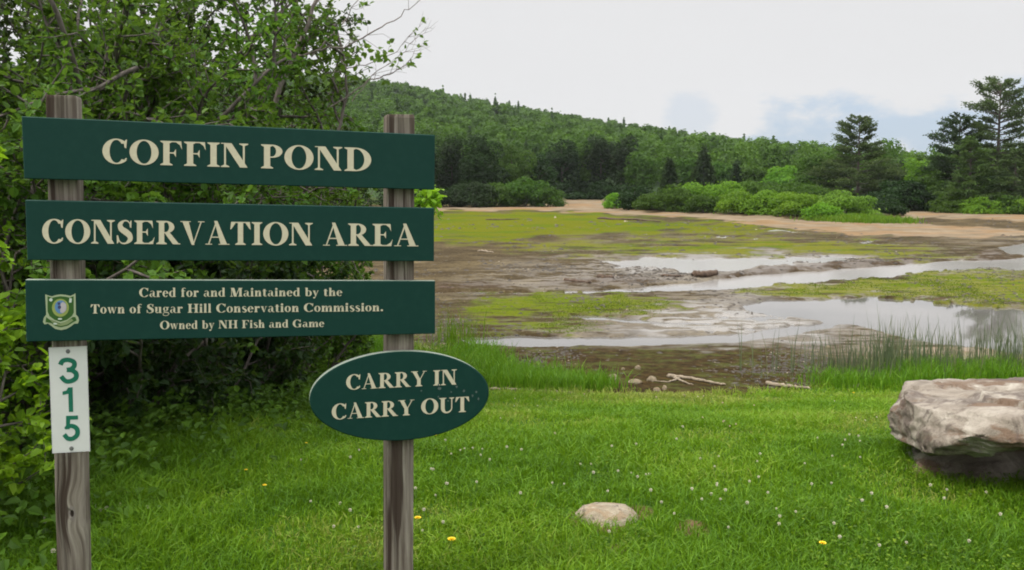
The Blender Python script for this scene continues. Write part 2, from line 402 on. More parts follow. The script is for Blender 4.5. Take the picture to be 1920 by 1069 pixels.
def ground_material():
    m, out = newmat('pond_bed')
    tc = N('ShaderNodeTexCoord'); P = tc.outputs['Object']
    g, y_, s, wt = attr('green'), attr('yellow'), attr('sand'), attr('wet')
    n1 = noise(P, .55, 6, .62); n2 = noise(P, 3.1, 5, .65); n3 = noise(P, 14, 4, .6)
    st, dk, bk, fl = attr('streak'), attr('dark'), attr('bank'), attr('floor')
    mix = M('ADD', M('MULTIPLY', n1, .5), M('MULTIPLY', st, .5))
    mud = ramp(mix, (.30, (.0246, .0177, .0079)), (.47, (.0556, .0406, .0198)), (.58, (.0802, .0605, .0307)), (.70, (.1228, .0959, .0506)))
    n4 = noise(P, 5.5, 6, .72); n5 = noise(mapping(P, (.6, 1, 1), (9, 4, 1)), 2.3, 7, .75)
    mud = mixc(M('MULTIPLY', smooth(n2, .54, .70), .6), mud, (.040, .029, .018))
    mud = mixc(M('MULTIPLY', smooth(n4, .53, .62), .75), mud, (.030, .021, .013))
    n6 = noise(mapping(P, (1, .45, 1), (4, 4, 4)), 9, 5, .8)
    mud = mixc(M('MULTIPLY', smooth(n6, .57, .66), .6), mud, (.204, .16, .0961)); mud = mixc(M('MULTIPLY', smooth(n6, .44, .36), .6), mud, (.0238, .016, .0074))
    mud = mixc(M('MULTIPLY', smooth(n5, .60, .70), .5), mud, (.2125, .172, .1085))
    mud = mixc(M('MULTIPLY', M('MULTIPLY', smooth(n5, .46, .36), smooth(g, .0, .25)), .8), mud, (.075, .10, .018))
    dmud = ramp(n4, (.32, (.0109, .0065, .002)), (.50, (.0286, .0178, .0058)), (.68, (.0598, .039, .0139)))
    dmud = mixc(M('MULTIPLY', smooth(n5, .47, .60), .65), dmud, (.055, .066, .014))
    mud = mixc(dk, mud, dmud)
    mud = mixc(bk, mud, ramp(n3, (.35, (.028, .018, .011)), (.7, (.085, .06, .038))))
    gcol = mixc(M('MULTIPLY', y_, smooth(st, .34, .58)), (.0672, .1008, .0043), (.124, .104, .0054))
    gcol = mixc(M('MULTIPLY', smooth(n3, .45, .62), .35), gcol, (.12, .13, .03))
    gcol = mixc(M('MULTIPLY', smooth(n4, .50, .66), .6), gcol, (.045, .062, .012))
    scol = ramp(n1, (.3, (.1133, .0856, .0552)), (.55, (.1888, .1454, .0964)), (.75, (.2601, .2138, .1515)))
    scol = mixc(M('MULTIPLY', smooth(n2, .55, .75), .45), scol, (.15, .099, .0403))
    scol = mixc(M('MULTIPLY', smooth(st, .5, .66), .5), scol, (.2, .1125, .0455))
    gb = M('ADD', g, M('ADD', M('MULTIPLY', M('SUBTRACT', n5, .5), 1.5), M('MULTIPLY', M('SUBTRACT', st, .5), 1.3)))
    gm = M('MULTIPLY', M('MULTIPLY', smooth(gb, .30, .78), smooth(g, .02, .2)), M('SUBTRACT', 1.0, M('MULTIPLY', smooth(n6, .52, .62), .45)))
    c = mixc(gm, mud, gcol)
    c = mixc(smooth(M('ADD', s, M('MULTIPLY', M('SUBTRACT', st, .5), .8)), .3, .7), c, scol)
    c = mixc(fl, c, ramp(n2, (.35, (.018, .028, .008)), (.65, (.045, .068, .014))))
    wv = M('MULTIPLY', M('MULTIPLY', M('MULTIPLY', wt, .8), smooth(M('ADD', n2, M('MULTIPLY', M('SUBTRACT', .5, st), 1.0)), .66, .40)), M('SUBTRACT', 1.0, M('MULTIPLY', gm, .85)))
    fm = M('MULTIPLY', M('MULTIPLY', attr('film_sheen'), smooth(st, .58, .44)), M('SUBTRACT', 1.0, M('MULTIPLY', gm, .8)))
    wv = M('MAXIMUM', wv, fm); c = mixc(M('MULTIPLY', fm, .75), c, (.25, .24, .228))  # silvery sky sheen of the wet film, painted into the base colour
    c = mixc(M('MULTIPLY', wv, .3), c, (.20, .175, .15))  # wet mud lightened as well, some of its sheen put into the colour
    rough = M('SUBTRACT', .9, M('MULTIPLY', wv, .66))
    p = principled(Base_Color=c, Roughness=rough, Normal=bump(M('ADD', n3, n4), .5, .04), Specular_IOR_Level=M('ADD', M('MULTIPLY', .05, M('SUBTRACT', 1.0, gm)), M('MULTIPLY', wv, .5)))
    lk(p.outputs[0], out.inputs[0]); return m
def lawn_material():
    m, out = newmat('lawn_soil')
    tc = N('ShaderNodeTexCoord'); P = tc.outputs['Object']
    n1 = noise(P, 1.3, 5, .6); n2 = noise(P, 22, 4, .6)
    c = ramp(n1, (.3, (.0185, .0539, .0033)), (.6, (.0363, .0882, .0055)), (.8, (.0594, .1176, .0121)))
    c = mixc(M('MULTIPLY', smooth(n2, .5, .72), .5), c, (.05, .06, .018))
    c = mixc(smooth(attr('bare'), .15, .5), c, ramp(n2, (.35, (.045, .028, .014)), (.65, (.13, .085, .045))))
    p = principled(Base_Color=c, Roughness=.95, Normal=bump(n2, .5, .02), Specular_IOR_Level=.1)
    lk(p.outputs[0], out.inputs[0]); return m
att = {'film_sheen': film_sheen.ravel(), 'dark': dark.ravel(), 'bank': bankm.ravel(), 'streak': streak.ravel(), 'floor': bush_floor.ravel(), 'green': grn.ravel(), 'yellow': yel.ravel(), 'sand': snd.ravel(), 'wet': wet.ravel()}
def sub_sheet(name, sel, mat, at=None):
    Q = Qg[sel]; u, inv = np.unique(Q, return_inverse=True)
    me = mesh_np(name, Vg[u], inv.reshape(-1, 4), mat, smooth_=True, attrs={k: v[u] for k, v in (at or {}).items()})
    return tag(obj(name, me), kind='structure')
BARE = [(*ground_hit(x, y)[:2], r) for x, y, r in ((1090, 972, .09), (1196, 962, .08), (1140, 984, .09), (1296, 988, .08), (1158, 1032, .05))]
def bare_at(X, Y):
    b = 0 * X
    for bx, by, br in BARE: b = np.maximum(b, np.exp(-(((X - bx) / br) ** 2 + ((Y - by) / (br * 1.3)) ** 2)))
    return np.clip(b * (.5 + fbm(X * 6, Y * 6, 19)), 0, 1)
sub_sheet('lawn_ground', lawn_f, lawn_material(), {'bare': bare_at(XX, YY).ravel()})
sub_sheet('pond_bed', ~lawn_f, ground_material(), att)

# water
m, out = newmat('shallow_water')
tc = N('ShaderNodeTexCoord')
n1 = noise(mapping(tc.outputs['Object'], (1, 1, 1)), 1.4, 3, .5)
n2 = noise(tc.outputs['Object'], .25, 3, .5)
spw = N('ShaderNodeSeparateXYZ'); lk(tc.outputs['Object'], spw.inputs[0]); silt = smooth(spw.outputs[1], 23.5, 27)
wc = mixc(silt, ramp(n2, (.3, (.085, .082, .078)), (.7, (.16, .15, .14))), (.22, .21, .198))
p = principled(Base_Color=wc, Roughness=M('ADD', M('ADD', .02, M('MULTIPLY', silt, .16)), M('MULTIPLY', smooth(n2, .45, .7), .05)), IOR=1.5, Specular_IOR_Level=.75, Normal=bump(n1, .02, .02))
lk(p.outputs[0], out.inputs[0])
wy = np.array([11.5, 140.]); 
Vw = [(-60, 12.2, POND - .06), (80, 12.2, POND - .06), (130, 128, POND - .06), (-90, 128, POND - .06)]
tag(obj('pond_water', mesh_py('pond_water', Vw, [(0, 1, 2, 3)], m)), kind='structure')

# hill
m, out = newmat('hill_floor')
tc = N('ShaderNodeTexCoord')
p = principled(Base_Color=ramp(noise(tc.outputs['Object'], .05, 4), (.3, (.02, .035, .014)), (.7, (.035, .06, .022))), Roughness=.95, Specular_IOR_Level=.05)
lk(p.outputs[0], out.inputs[0])
hy = np.concatenate([np.linspace(150, 540, 80), np.linspace(560, 1050, 16)]); ha = np.linspace(-1.5, 1.5, 150)
HY, HA = np.meshgrid(hy, ha, indexing='ij'); HX = HA * HY
HZ = hill_z(HX, HY) - np.where(HY < 165, 1.2, 0)
ii = np.arange(len(hy) - 1)[:, None] * len(ha) + np.arange(len(ha) - 1)[None, :]
tag(obj('hill', mesh_np('hill', np.stack([HX, HY, HZ], -1).reshape(-1, 3), np.stack([ii, ii + 1, ii + len(ha) + 1, ii + len(ha)], -1).reshape(-1, 4), m, smooth_=True)), kind='structure')

# ---------------------------------------------------------------- trees and bushes of the far shore
def crown_points(rng, n, lobes=13, bush=False):
    """points and outward normals of a lobed crown inside a unit box: x,y in +-1, z in 0..2"""
    cen = []; rad = []
    for i in range(lobes):
        a = rng.uniform(0, 2 * math.pi); h = rng.uniform(-.85, .45) if bush else rng.uniform(-.75, .72)
        rr = (rng.uniform(.45, .72) * (1 - max(h, 0) * .7)) if bush else math.sqrt(max(0, 1 - h * h)) * rng.uniform(.35, .70)
        cen.append((math.cos(a) * rr, math.sin(a) * rr, h)); rad.append(rng.uniform(.22, .42))
    cen.append((rng.normal(0, .15), rng.normal(0, .15), .60)); rad.append(.36); cen.append((0, 0, -.05)); rad.append(.55)
    cen = np.array(cen); rad = np.array(rad)
    k = rng.choice(len(cen), n, p=rad ** 2 / (rad ** 2).sum())
    d = nrm(rng.normal(0, 1, (n, 3)) + np.array([0, 0, .30]))
    P = cen[k] + d * (rad[k] * rng.uniform(.80, 1.05, n) * (1 + .10 * np.sin(d[:, 0] * 9 + k) * np.sin(d[:, 1] * 8 + d[:, 2] * 7)))[:, None]
    P = P + rng.normal(0, .014, P.shape)
    if bush:
        sh = rng.random(n) < .12; P[sh] += (d[sh] + [0, 0, .4]) * rng.exponential(.075, sh.sum())[:, None]
    v = .45 + rng.normal(0, .12, n) + (rng.random(len(cen))[k] - .5) * .40
    P[:, 2] = P[:, 2] + 1.0
    return P, d, np.clip(v, 0, 1)
def cone_points(rng, n, power=.9):
    """spruce: drooping whorls in a unit cone"""
    z = 1 - rng.random(n) ** .62; z = np.round(z * 13) / 13 + rng.normal(0, .022, n)
    a = rng.uniform(0, 2 * math.pi, n); lob = .72 + .28 * np.sin(a * 5 + np.round(z * 13) * 2.1)
    rr = np.clip(1 - z, .015, 1) ** power * lob * np.sqrt(rng.uniform(.25, 1, n))
    P = np.stack([np.cos(a) * rr, np.sin(a) * rr, 2 * (z - rr * .06)], -1)
    d = nrm(np.stack([np.cos(a), np.sin(a), .5 + 0 * a], -1))
    return P, d, np.clip(.45 + rng.normal(0, .2, n) - .25 * (1 - rr / (np.clip(1 - z, .05, 1))), 0, 1)

def broadleaf(name, X, Y, H, Wd, mat, label, cat, seed, group=None, bush=False, card=None, dens=1.0, sink=.0):
    rng = np.random.default_rng(seed)
    z0 = float(ground_z(X, Y)) if Y < 165 else float(max(ground_z(X, Y), hill_z(np.array(X), np.array(Y))))
    root = empty(name, (X, Y, z0)); tag(root, label, cat, group)
    bot = .02 * H if bush else .03 * H
    hh = (H - bot) / 2; r = Wd / 2
    sz = card or .0027 * Y
    area = 4 * math.pi * (r * r * .45 + r * hh * .55)
    n = int(np.clip(area / (sz * sz) * 2.3 * dens, 900, 12000))
    P, d, v = crown_points(rng, n, lobes=22 if bush else 20, bush=bush)
    P = P * np.array([r, r, hh]) / np.array([.98, .98, 1.0]) + np.array([0, 0, bot])
    if bush: P[:, 2] = np.maximum(P[:, 2] - .06 * H, rng.uniform(-.02, .10, n) * H)
    Nn = nrm(d + rng.normal(0, .38, d.shape) + np.array([0, 0, .3])); A = np.cross(Nn, rng.normal(0, 1, d.shape))
    V, Q = leaves6(P, A, Nn, sz * rng.uniform(.7, 1.5, n), .72)
    obj('crown' if not bush else 'foliage', mesh_np('crown', V, Q, mat, var=np.repeat(v, 6)), root)
    t = Tubes()
    if bush:
        for i in range(5):
            a = rng.uniform(0, 6.28); e = np.array([math.cos(a) * r * .55, math.sin(a) * r * .55, H * rng.uniform(.5, .8)])
            t.add([np.zeros(3) - [0, 0, .2], e * .4 + [0, 0, .1 * H], e], [.05, .04, .012], 5)
    else:
        lean = rng.normal(0, .02 * H, 2)
        top = np.array([lean[0], lean[1], H * .86])
        ps = [np.array([0, 0, -.4]), top * .3, top * .65, top]
        tr = .018 * H + .02
        t.add(ps, [tr * 1.3, tr, tr * .6, tr * .15], 7)
        for i in range(7):
            a = rng.uniform(0, 6.28); zz = rng.uniform(.28, .7)
            b = top * zz; e = b + np.array([math.cos(a) * r * .6, math.sin(a) * r * .6, H * .16])
            t.add([b, (b + e) / 2 + [0, 0, -.02 * H], e], [tr * .4, tr * .28, tr * .08], 5)
    obj('trunk' if not bush else 'stems', t.mesh('trunk', MAT['bark']), root)
    return root
def spruce(name, X, Y, H, Wd, mat, label, seed, group=None):
    rng = np.random.default_rng(seed); z0 = float(max(ground_z(X, Y), hill_z(np.array(X), np.array(Y)) if Y > 165 else -9))
    root = empty(name, (X, Y, z0)); tag(root, label, 'tree', group)
    n = int(2600); P, d, v = cone_points(rng, n)
    P = P * np.array([Wd / 2, Wd / 2, H / 2 * .96]) + np.array([0, 0, .04 * H])
    Nn = nrm(d * .6 + np.array([0, 0, .9]) + rng.normal(0, .4, d.shape)); A = nrm(d * [1, 1, -.3] + rng.normal(0, .35, d.shape))
    V, Q = leaves6(P, A, Nn, .0042 * Y * rng.uniform(.6, 1.4, n), .42)
    obj('crown', mesh_np('crown', V, Q, mat, var=np.repeat(v, 6)), root)
    t = Tubes(); t.add([(0, 0, -.4), (0, 0, H * .5), (0, 0, H)], [.02 * H, .012 * H, .01]); obj('trunk', t.mesh('trunk', MAT['bark_pine']), root)
    return root
def white_pine(name, X, Y, H, Wd, mat, label, seed, prof, clear=.12, dens=1.0, tuft=.26, whorl=17):
    """white pine: bare lower trunk, uneven flat plates of needles on long level limbs"""
    rng = np.random.default_rng(seed); z0 = float(ground_z(X, Y))
    root = empty(name, (X, Y, z0)); tag(root, label, 'tree')
    t = Tubes(); tw = np.array([rng.normal(0, .012) * H, rng.normal(0, .01) * H, 0])
    tz = np.linspace(0, 1, 9); trunk = np.stack([tw[0] * tz ** 2, tw[1] * tz ** 2, tz * H], -1); trunk[0, 2] = -.4
    t.add(trunk, .020 * H * (1.02 - tz) + .02, 8)
    Pl = []; Al = []; Vl = []
    for wv in np.linspace(clear, .985, whorl):
        L0 = np.interp(wv, prof[0], prof[1]) * Wd / 2
        nb = rng.integers(4, 7)
        a0 = rng.uniform(0, 6.28)
        for b in range(nb):
            a = a0 + b * 6.28 / nb + rng.normal(0, .3); L = L0 * rng.uniform(.55, 1.15); z = (wv + rng.normal(0, .012)) * H
            base = np.array([np.interp(z / H, tz, trunk[:, 0]), np.interp(z / H, tz, trunk[:, 1]), z])
            dirv = np.array([math.cos(a), math.sin(a), 0]); up = np.interp(wv, [0, .5, 1], [-.10, .06, .55])
            s = np.linspace(0, 1, 5)
            pts = base + dirv * (s * L)[:, None] + np.array([0, 0, 1.0]) * (up * L * s + .10 * L * s ** 2.5)[:, None]
            t.add(pts, np.linspace(.006 * H, .002 * H, 5) * (.5 + L / Wd), 5)
            k = int(max(10, 52 * L * dens))
            ss = rng.uniform(.28, 1.04, k) ** .8
            off = rng.normal(0, 1, (k, 3)) * np.array([.16, .16, .05]) * (L * .55 + .35)
            Pl.append(base + dirv * (ss * L)[:, None] + np.array([0, 0, 1.0]) * (up * L * ss + .10 * L * ss ** 2.5 + .05)[:, None] + off)
            Al.append(np.tile(dirv, (k, 1)) + rng.normal(0, .6, (k, 3)) + [0, 0, .25]); Vl.append(np.clip(rng.normal(.5, .22, k) + off[:, 2] * 1.2, 0, 1))
    P = np.concatenate(Pl); A = np.concatenate(Al); v = np.concatenate(Vl)
    Nn = nrm(np.array([0, 0, 1.0]) + rng.normal(0, .5, P.shape))
    V, Q = leaves6(P, A, Nn, tuft * rng.uniform(.7, 1.5, len(P)), .42)
    obj('crown', mesh_np('crown', V, Q, mat, var=np.repeat(v, 6)), root)
    obj('trunk', t.mesh('trunk', MAT['bark_pine']), root)
    return root

def size_from_px(x, top, wpx, Y):
    X = (x - CX) / F * Y
    P = at_depth(x, top, Y)
    return P[0], P[2] - float(ground_z(P[0], Y)), wpx / F * Y

sd_ = 100
# dark broadleaf wood left of the gap, right behind the sign and beyond
for x, top, wp, Y, mt, lab in [
    (650, 268, 95, 128, 'crown_dark', 'dark broadleaf tree on the far shore, seen between the two sign posts'),
    (722, 258, 95, 130, 'crown_mid', 'broadleaf tree on the far shore straight behind the right sign post'),
    (790, 268, 85, 126, 'crown_dark', 'dark broadleaf tree on the far shore at the right end of the top green board'),
    (848, 262, 92, 131, 'crown_dark', 'tall dark broadleaf tree just right of the sign on the far shore'),
    (905, 256, 108, 128, 'crown_dark', 'widest dark round crowned tree left of the sandy gap on the far shore'),
    (962, 270, 92, 133, 'crown_mid', 'mid green broadleaf tree next to the widest dark crown, left of the sandy gap'),
    (1012, 286, 86, 136, 'crown_dark', 'lower dark broadleaf tree at the left edge of the sandy gap')]:
    sd_ += 1; X, H, Wd = size_from_px(x, top, wp, Y)
    broadleaf('broadleaf_tree', X, Y, H, Wd, MAT[mt], lab, 'tree', sd_, 'broadleaf trees on the far shore')
for x, top, wp, Y, mt, lab in [
    (1055, 268, 80, 168, 'crown_dark', 'dark tree with pale trunk behind the left side of the sandy gap'),
    (1092, 280, 70, 172, 'crown_mid', 'slender broadleaf tree standing behind the middle of the sandy gap'),
    (1128, 270, 76, 170, 'crown_dark', 'dark broadleaf tree behind the right side of the sandy gap'),
    (1165, 258, 80, 166, 'crown_dark', 'tall dark tree rising behind the leftmost low shore bush'),
    (1206, 286, 78, 160, 'crown_mid', 'broadleaf tree between the sandy gap and the first dark spruce'),
    (1290, 296, 72, 158, 'crown_mid', 'broadleaf tree between the two largest dark spruces'),
    (1352, 302, 70, 160, 'crown_mid', 'broadleaf tree just right of the largest dark spruce'),
    (1415, 312, 80, 150, 'crown_mid', 'broadleaf tree right of the smallest dark spruce'),
    (1462, 312, 78, 145, 'crown_light', 'pale olive green broadleaf tree between spruces and the lone pine'),
    (1520, 290, 96, 112, 'crown_mid', 'rounded full green tree left of the lone white pine'),
    (1566, 306, 70, 108, 'crown_dark', 'shaded tree directly at the left foot of the lone white pine'),
    (1655, 318, 84, 106, 'crown_dark', 'shaded broadleaf tree directly right of the lone white pine'),
    (1716, 298, 66, 108, 'crown_light', 'light green broadleaf tree midway between the lone pine and the tall pines'),
    (1745, 318, 70, 100, 'crown_mid', 'mid green broadleaf tree at the left foot of the dark pine'),
    (1690, 338, 110, 97, 'crown_dark', 'low dark spreading tree above the sand at right'),
    (1640, 300, 70, 122, 'crown_mid', 'green treetop behind the right side of the lone pine'),
    (1768, 300, 80, 118, 'crown_dark', 'dark treetop filling the space left of the dark pine'),
    (1846, 278, 84, 116, 'crown_mid', 'green treetop between the dark pine and the tallest pine'),
    (1905, 272, 80, 118, 'crown_mid', 'green treetop right behind the trunk of the tallest pine'),
    (1850, 330, 90, 95, 'crown_dark', 'low dark tree under the two tall pines'),
    (1925, 262, 80, 98, 'crown_dark', 'dark broadleaf tree at the right edge behind the tallest pine')]:
    sd_ += 1; X, H, Wd = size_from_px(x, top, wp, Y)
    broadleaf('broadleaf_tree', X, Y, H, Wd, MAT[mt], lab, 'tree', sd_, 'broadleaf trees on the far shore')
for x, top, wp, Y, lab in [
    (1256, 298, 50, 150, 'narrow dark spruce, the left one of the dark spruces'),
    (1320, 276, 74, 148, 'largest dark spruce rising behind the shore bushes'),
    (1381, 306, 40, 150, 'smallest dark spruce, right of the largest one'),
    (1692, 302, 40, 112, 'small dark spruce between the lone pine and the light green tree')]:
    sd_ += 1; X, H, Wd = size_from_px(x, top, wp, Y)
    spruce('spruce_tree', X, Y, H, Wd, MAT['needle_dark'], lab, sd_, 'dark spruces behind the bushes')
X, H, Wd = size_from_px(1612, 224, 150, 104)
white_pine('white_pine', X, 104, H, Wd, MAT['needle_pine'], 'lone white pine with layered level branches on the far shore', 7,
           ([0, .2, .42, .5, .62, .75, .88, 1], [.85, 1.0, 1.0, .74, .52, .52, .46, .16]), .05, 1.55, .24, 16)
X, H, Wd = size_from_px(1801, 222, 140, 100)
white_pine('white_pine', X, 100, H, Wd, MAT['needle_dark'], 'dark pine left of the tallest pine near the right edge', 12,
           ([0, .2, .42, .5, .62, .75, .88, 1], [1.0, 1.05, .95, .85, .70, .60, .46, .16]), .05, 1.6, .24, 17)
X, H, Wd = size_from_px(1876, 158, 128, 98)
white_pine('white_pine', X, 98, H, Wd, MAT['needle_pine'], 'tallest pine with a thin open crown and bare trunk at the right edge', 23,
           ([0, .2, .42, .5, .62, .75, .88, 1], [.75, .9, .8, .78, .90, .95, .78, .34]), .10, 1.3, .24, 19)
X, H, Wd = size_from_px(1822, 262, 110, 92)
white_pine('larch_tree', X, 92, H, Wd, MAT['needle_light'], 'yellowish green soft conifer in front of the two pines at right', 31,
           ([0, .2, .42, .6, .75, .88, 1], [1.0, .95, .8, .62, .48, .34, .1]), .04, 1.15, .26, 18)
X, H, Wd = size_from_px(1905, 285, 90, 90)
white_pine('larch_tree', X, 90, H, Wd, MAT['needle_pine'], 'lower dull green conifer at the foot of the tallest pine', 33,
           ([0, .2, .42, .6, .75, .88, 1], [1.0, .95, .85, .7, .55, .4, .1]), .04, 1.1, .26, 15)

BUSHES = [  # x, base y, top y, width px, material, label
    (640, 389, 345, 80, 'crown_dark', 'dark bush on the far shore between the sign posts'),
    (760, 389, 348, 80, 'crown_dark', 'dark bush on the far shore behind the right sign post'),
    (845, 389, 352, 64, 'crown_dark', 'dark low bush just right of the middle green board'),
    (888, 389, 340, 80, 'crown_dark', 'second dark shore bush right of the sign'),
    (938, 388, 342, 80, 'crown_mid', 'mid green bush in the row of dark shore bushes left of the gap'),
    (985, 388, 332, 78, 'crown_mid', 'tallest bush left of the sandy gap'),
    (1026, 388, 350, 56, 'crown_mid', 'rounded bush that ends the row at the left of the sandy gap'),
    (1072, 375.5, 362, 46, 'crown_dark', 'dark undergrowth bush behind the left half of the sandy gap'),
    (1112, 375.5, 364, 46, 'crown_dark', 'dark undergrowth bush behind the right half of the sandy gap'),
    (1050, 375, 352, 60, 'crown_dark', 'taller dark bush in the shade at the left back of the sandy gap'),
    (1092, 374.5, 354, 56, 'crown_dark', 'taller dark bush in the shade straight behind the sandy gap'),
    (1134, 375, 350, 60, 'crown_dark', 'taller dark bush in the shade at the right back of the sandy gap'),
    (1176, 376, 346, 70, 'crown_dark', 'tall dark bush behind the first bushes of the peninsula'),
    (1668, 405, 374, 56, 'crown_dark', 'dark low bush at the right end of the peninsula grass'),
    (1158, 392, 362, 50, 'crown_light', 'light green bush on the right corner of the sandy gap'),
    (1190, 395, 348, 58, 'crown_dark', 'darkest bush of the peninsula, near the sandy gap'),
    (1226, 397, 362, 60, 'crown_mid', 'low mid green bush second from the darkest bush of the peninsula'),
    (1262, 399, 346, 66, 'crown_mid', 'tall round bush below the narrow dark spruce'),
    (1300, 394, 342, 80, 'crown_light', 'light green bush just left below the largest spruce'),
    (1318, 401, 366, 60, 'crown_mid', 'low bush at the sand below the largest spruce'),
    (1358, 395, 340, 80, 'crown_light', 'bright bush right below the largest spruce'),
    (1392, 404, 358, 76, 'crown_light', 'bright round bush at the sand left of the peninsula middle'),
    (1418, 392, 338, 84, 'crown_mid', 'mid green bush standing behind the middle of the peninsula'),
    (1446, 406, 356, 78, 'crown_light', 'bright wide bush at the sand in the middle of the peninsula'),
    (1478, 396, 342, 84, 'crown_mid', 'mid green bush behind the two front bushes near the dome bush'),
    (1500, 409, 360, 84, 'crown_light', 'bright shore bush directly left of the pale dome bush'),
    (1536, 400, 346, 84, 'crown_mid', 'mid green bush right behind the pale dome bush'),
    (1582, 411, 356, 92, 'crown_flower', 'dome shaped bush speckled with pale blossom at the tip of the peninsula'),
    (1546, 414, 380, 60, 'crown_light', 'small low bush in front of the dome bush'),
    (1650, 398, 360, 70, 'crown_dark', 'dark bush under the trees right of the peninsula tip'),
    (1712, 397, 352, 80, 'crown_dark', 'wide dark bush above the sand at right'),
    (1758, 397, 366, 50, 'crown_dark', 'small dark bush in the shade left of the right hand bushes'),
    (1796, 400, 362, 74, 'crown_mid', 'mid green bush below the soft yellowish conifer'),
    (1842, 402, 370, 66, 'crown_light', 'light green bush on the sand, second from the right edge'),
    (1886, 402, 366, 70, 'crown_mid', 'green bush below the tallest pine at the right edge'),
    (1930, 403, 372, 60, 'crown_light', 'light bush cut by the right edge of the photo')]
for x, by, top, wp, mt, lab in BUSHES:
    sd_ += 1
    Y = 4944 / (by - HOR) + 2; X, H, Wd = size_from_px(x, top - 3, wp * 1.28, Y)
    broadleaf('shore_bush', X, Y, H, Wd, MAT[mt], lab, 'bush', sd_, 'bushes along the far shore', bush=True, card=.0023 * Y)

# the wooded hill: one far-off mass of crowns
rng = np.random.default_rng(3)
protos = []
for k in range(9):
    P, d, v = crown_points(rng, 520, lobes=9); protos.append((P, d, v, 0))
for k in range(3):
    P, d, v = cone_points(rng, 420); protos.append((P, d, v, 1))
PV = []; PVar = []
step = 5.6; y = 178.0; cnt = 0
while y < 560:
    stp = step * (1 + .0006 * y)
    for x in np.arange(-.62 * y, .80 * y, stp):
        X = x + rng.normal(0, .55) * stp; Y = y + rng.normal(0, .6) * stp
        con = rng.random() < (.02 if Y < 480 else .05)
        P, d, v, kind = protos[rng.integers(9, 12) if con else rng.integers(0, 9)]
        r = rng.uniform(2.6, 3.8) if con else rng.uniform(2.3, 4.6); hh = rng.uniform(5.2, 7.6) if con else rng.uniform(3.4, 5.6)
        sz = .0029 * Y; m_ = min(len(P), int(1.3 * 4 * math.pi * r * hh * .8 / sz ** 2))
        sel = rng.permutation(len(P))[:max(m_, 60)]
        a = rng.uniform(0, 6.28); ca, sa = math.cos(a), math.sin(a)
        Rm = np.array([[ca, sa, 0], [-sa, ca, 0], [0, 0, 1]])
        z0 = float(hill_z(np.array(X), np.array(Y)))
        Pw = (P[sel] * [r, r, hh]) @ Rm + [X, Y, z0 + (0 if con else 1.0)]
        dn = nrm(d[sel] @ Rm + rng.normal(0, .25, (len(sel), 3)) + [0, 0, .15])
        V, Q = cards4(Pw, np.cross(dn, rng.normal(0, 1, dn.shape)), dn, sz * rng.uniform(.8, 1.5, len(sel)), .85)
        PV.append(V); tone = rng.normal(0, .2) - (.40 if con else 0) + (fbm(X / 45, Y / 45, 77) - .5) * .7
        PVar.append(np.repeat(np.clip(v[sel] * .5 + .28 + tone, 0, 1), 4)); cnt += 1
    y += stp * .86
V = np.concatenate(PV)
print('hill trees', cnt, 'cards', len(V) // 4)
tag(obj('hill_forest', mesh_np('hill_forest', V, np.arange(len(V)).reshape(-1, 4), MAT['hill_leaf'], var=np.concatenate(PVar))),
    'green broadleaf wood covering the long hill behind the pond', 'forest', kind='stuff')

# ---------------------------------------------------------------- the thicket left of the lawn
def grow(rng, p, d, L, r, lvl, cf, tubes, lf):
    n = max(3, int(L / cf['seg'])); pts = [p]; dirs = [d]
    for i in range(n):
        d = d + rng.normal(0, cf['wander'], 3); d[2] += cf['up'][lvl]; d = d / np.linalg.norm(d)
        q = p + d * (L / n)
        if q[0] + cf['at'][0] > -.175 * (q[1] + cf['at'][1]) - .12 * math.sin(q[2] * 5 + q[1] * 3) * (lvl > 0): break   # the thicket ends towards the lawn
        p = q; pts.append(p); dirs.append(d)
    n = len(pts) - 1
    if n < 2: return
    tubes.add(pts, np.linspace(r, r * .3, n + 1), 6 if lvl == 0 else 4)
    if lvl < cf['levels']:
        for t in np.linspace(cf['start'][lvl], 1, cf['kids'][lvl]):
            i = int(round(t * n)); a = rng.uniform(0, 6.283); dd = dirs[i]
            s = nrm(np.cross(dd, [0.2, .3, 1.0])); u = np.cross(dd, s); ang = rng.uniform(.5, 1.15)
            nd = dd * math.cos(ang) + (s * math.cos(a) + u * math.sin(a)) * math.sin(ang)
            grow(rng, pts[i], nd, L * cf['ratio'] * rng.uniform(.65, 1.15) * (1.15 - .5 * t), r * .45, lvl + 1, cf, tubes, lf)
    if lvl >= cf['leaf_lvl']:
        for i in range(1, n + 1):
            for k in range(cf['lpn']):
                a = dirs[i] * .5 + rng.normal(0, .7, 3); a[2] -= .12
                lf.append((pts[i] + rng.normal(0, .012, 3), a, cf['lsize'] * rng.uniform(.6, 1.3)))
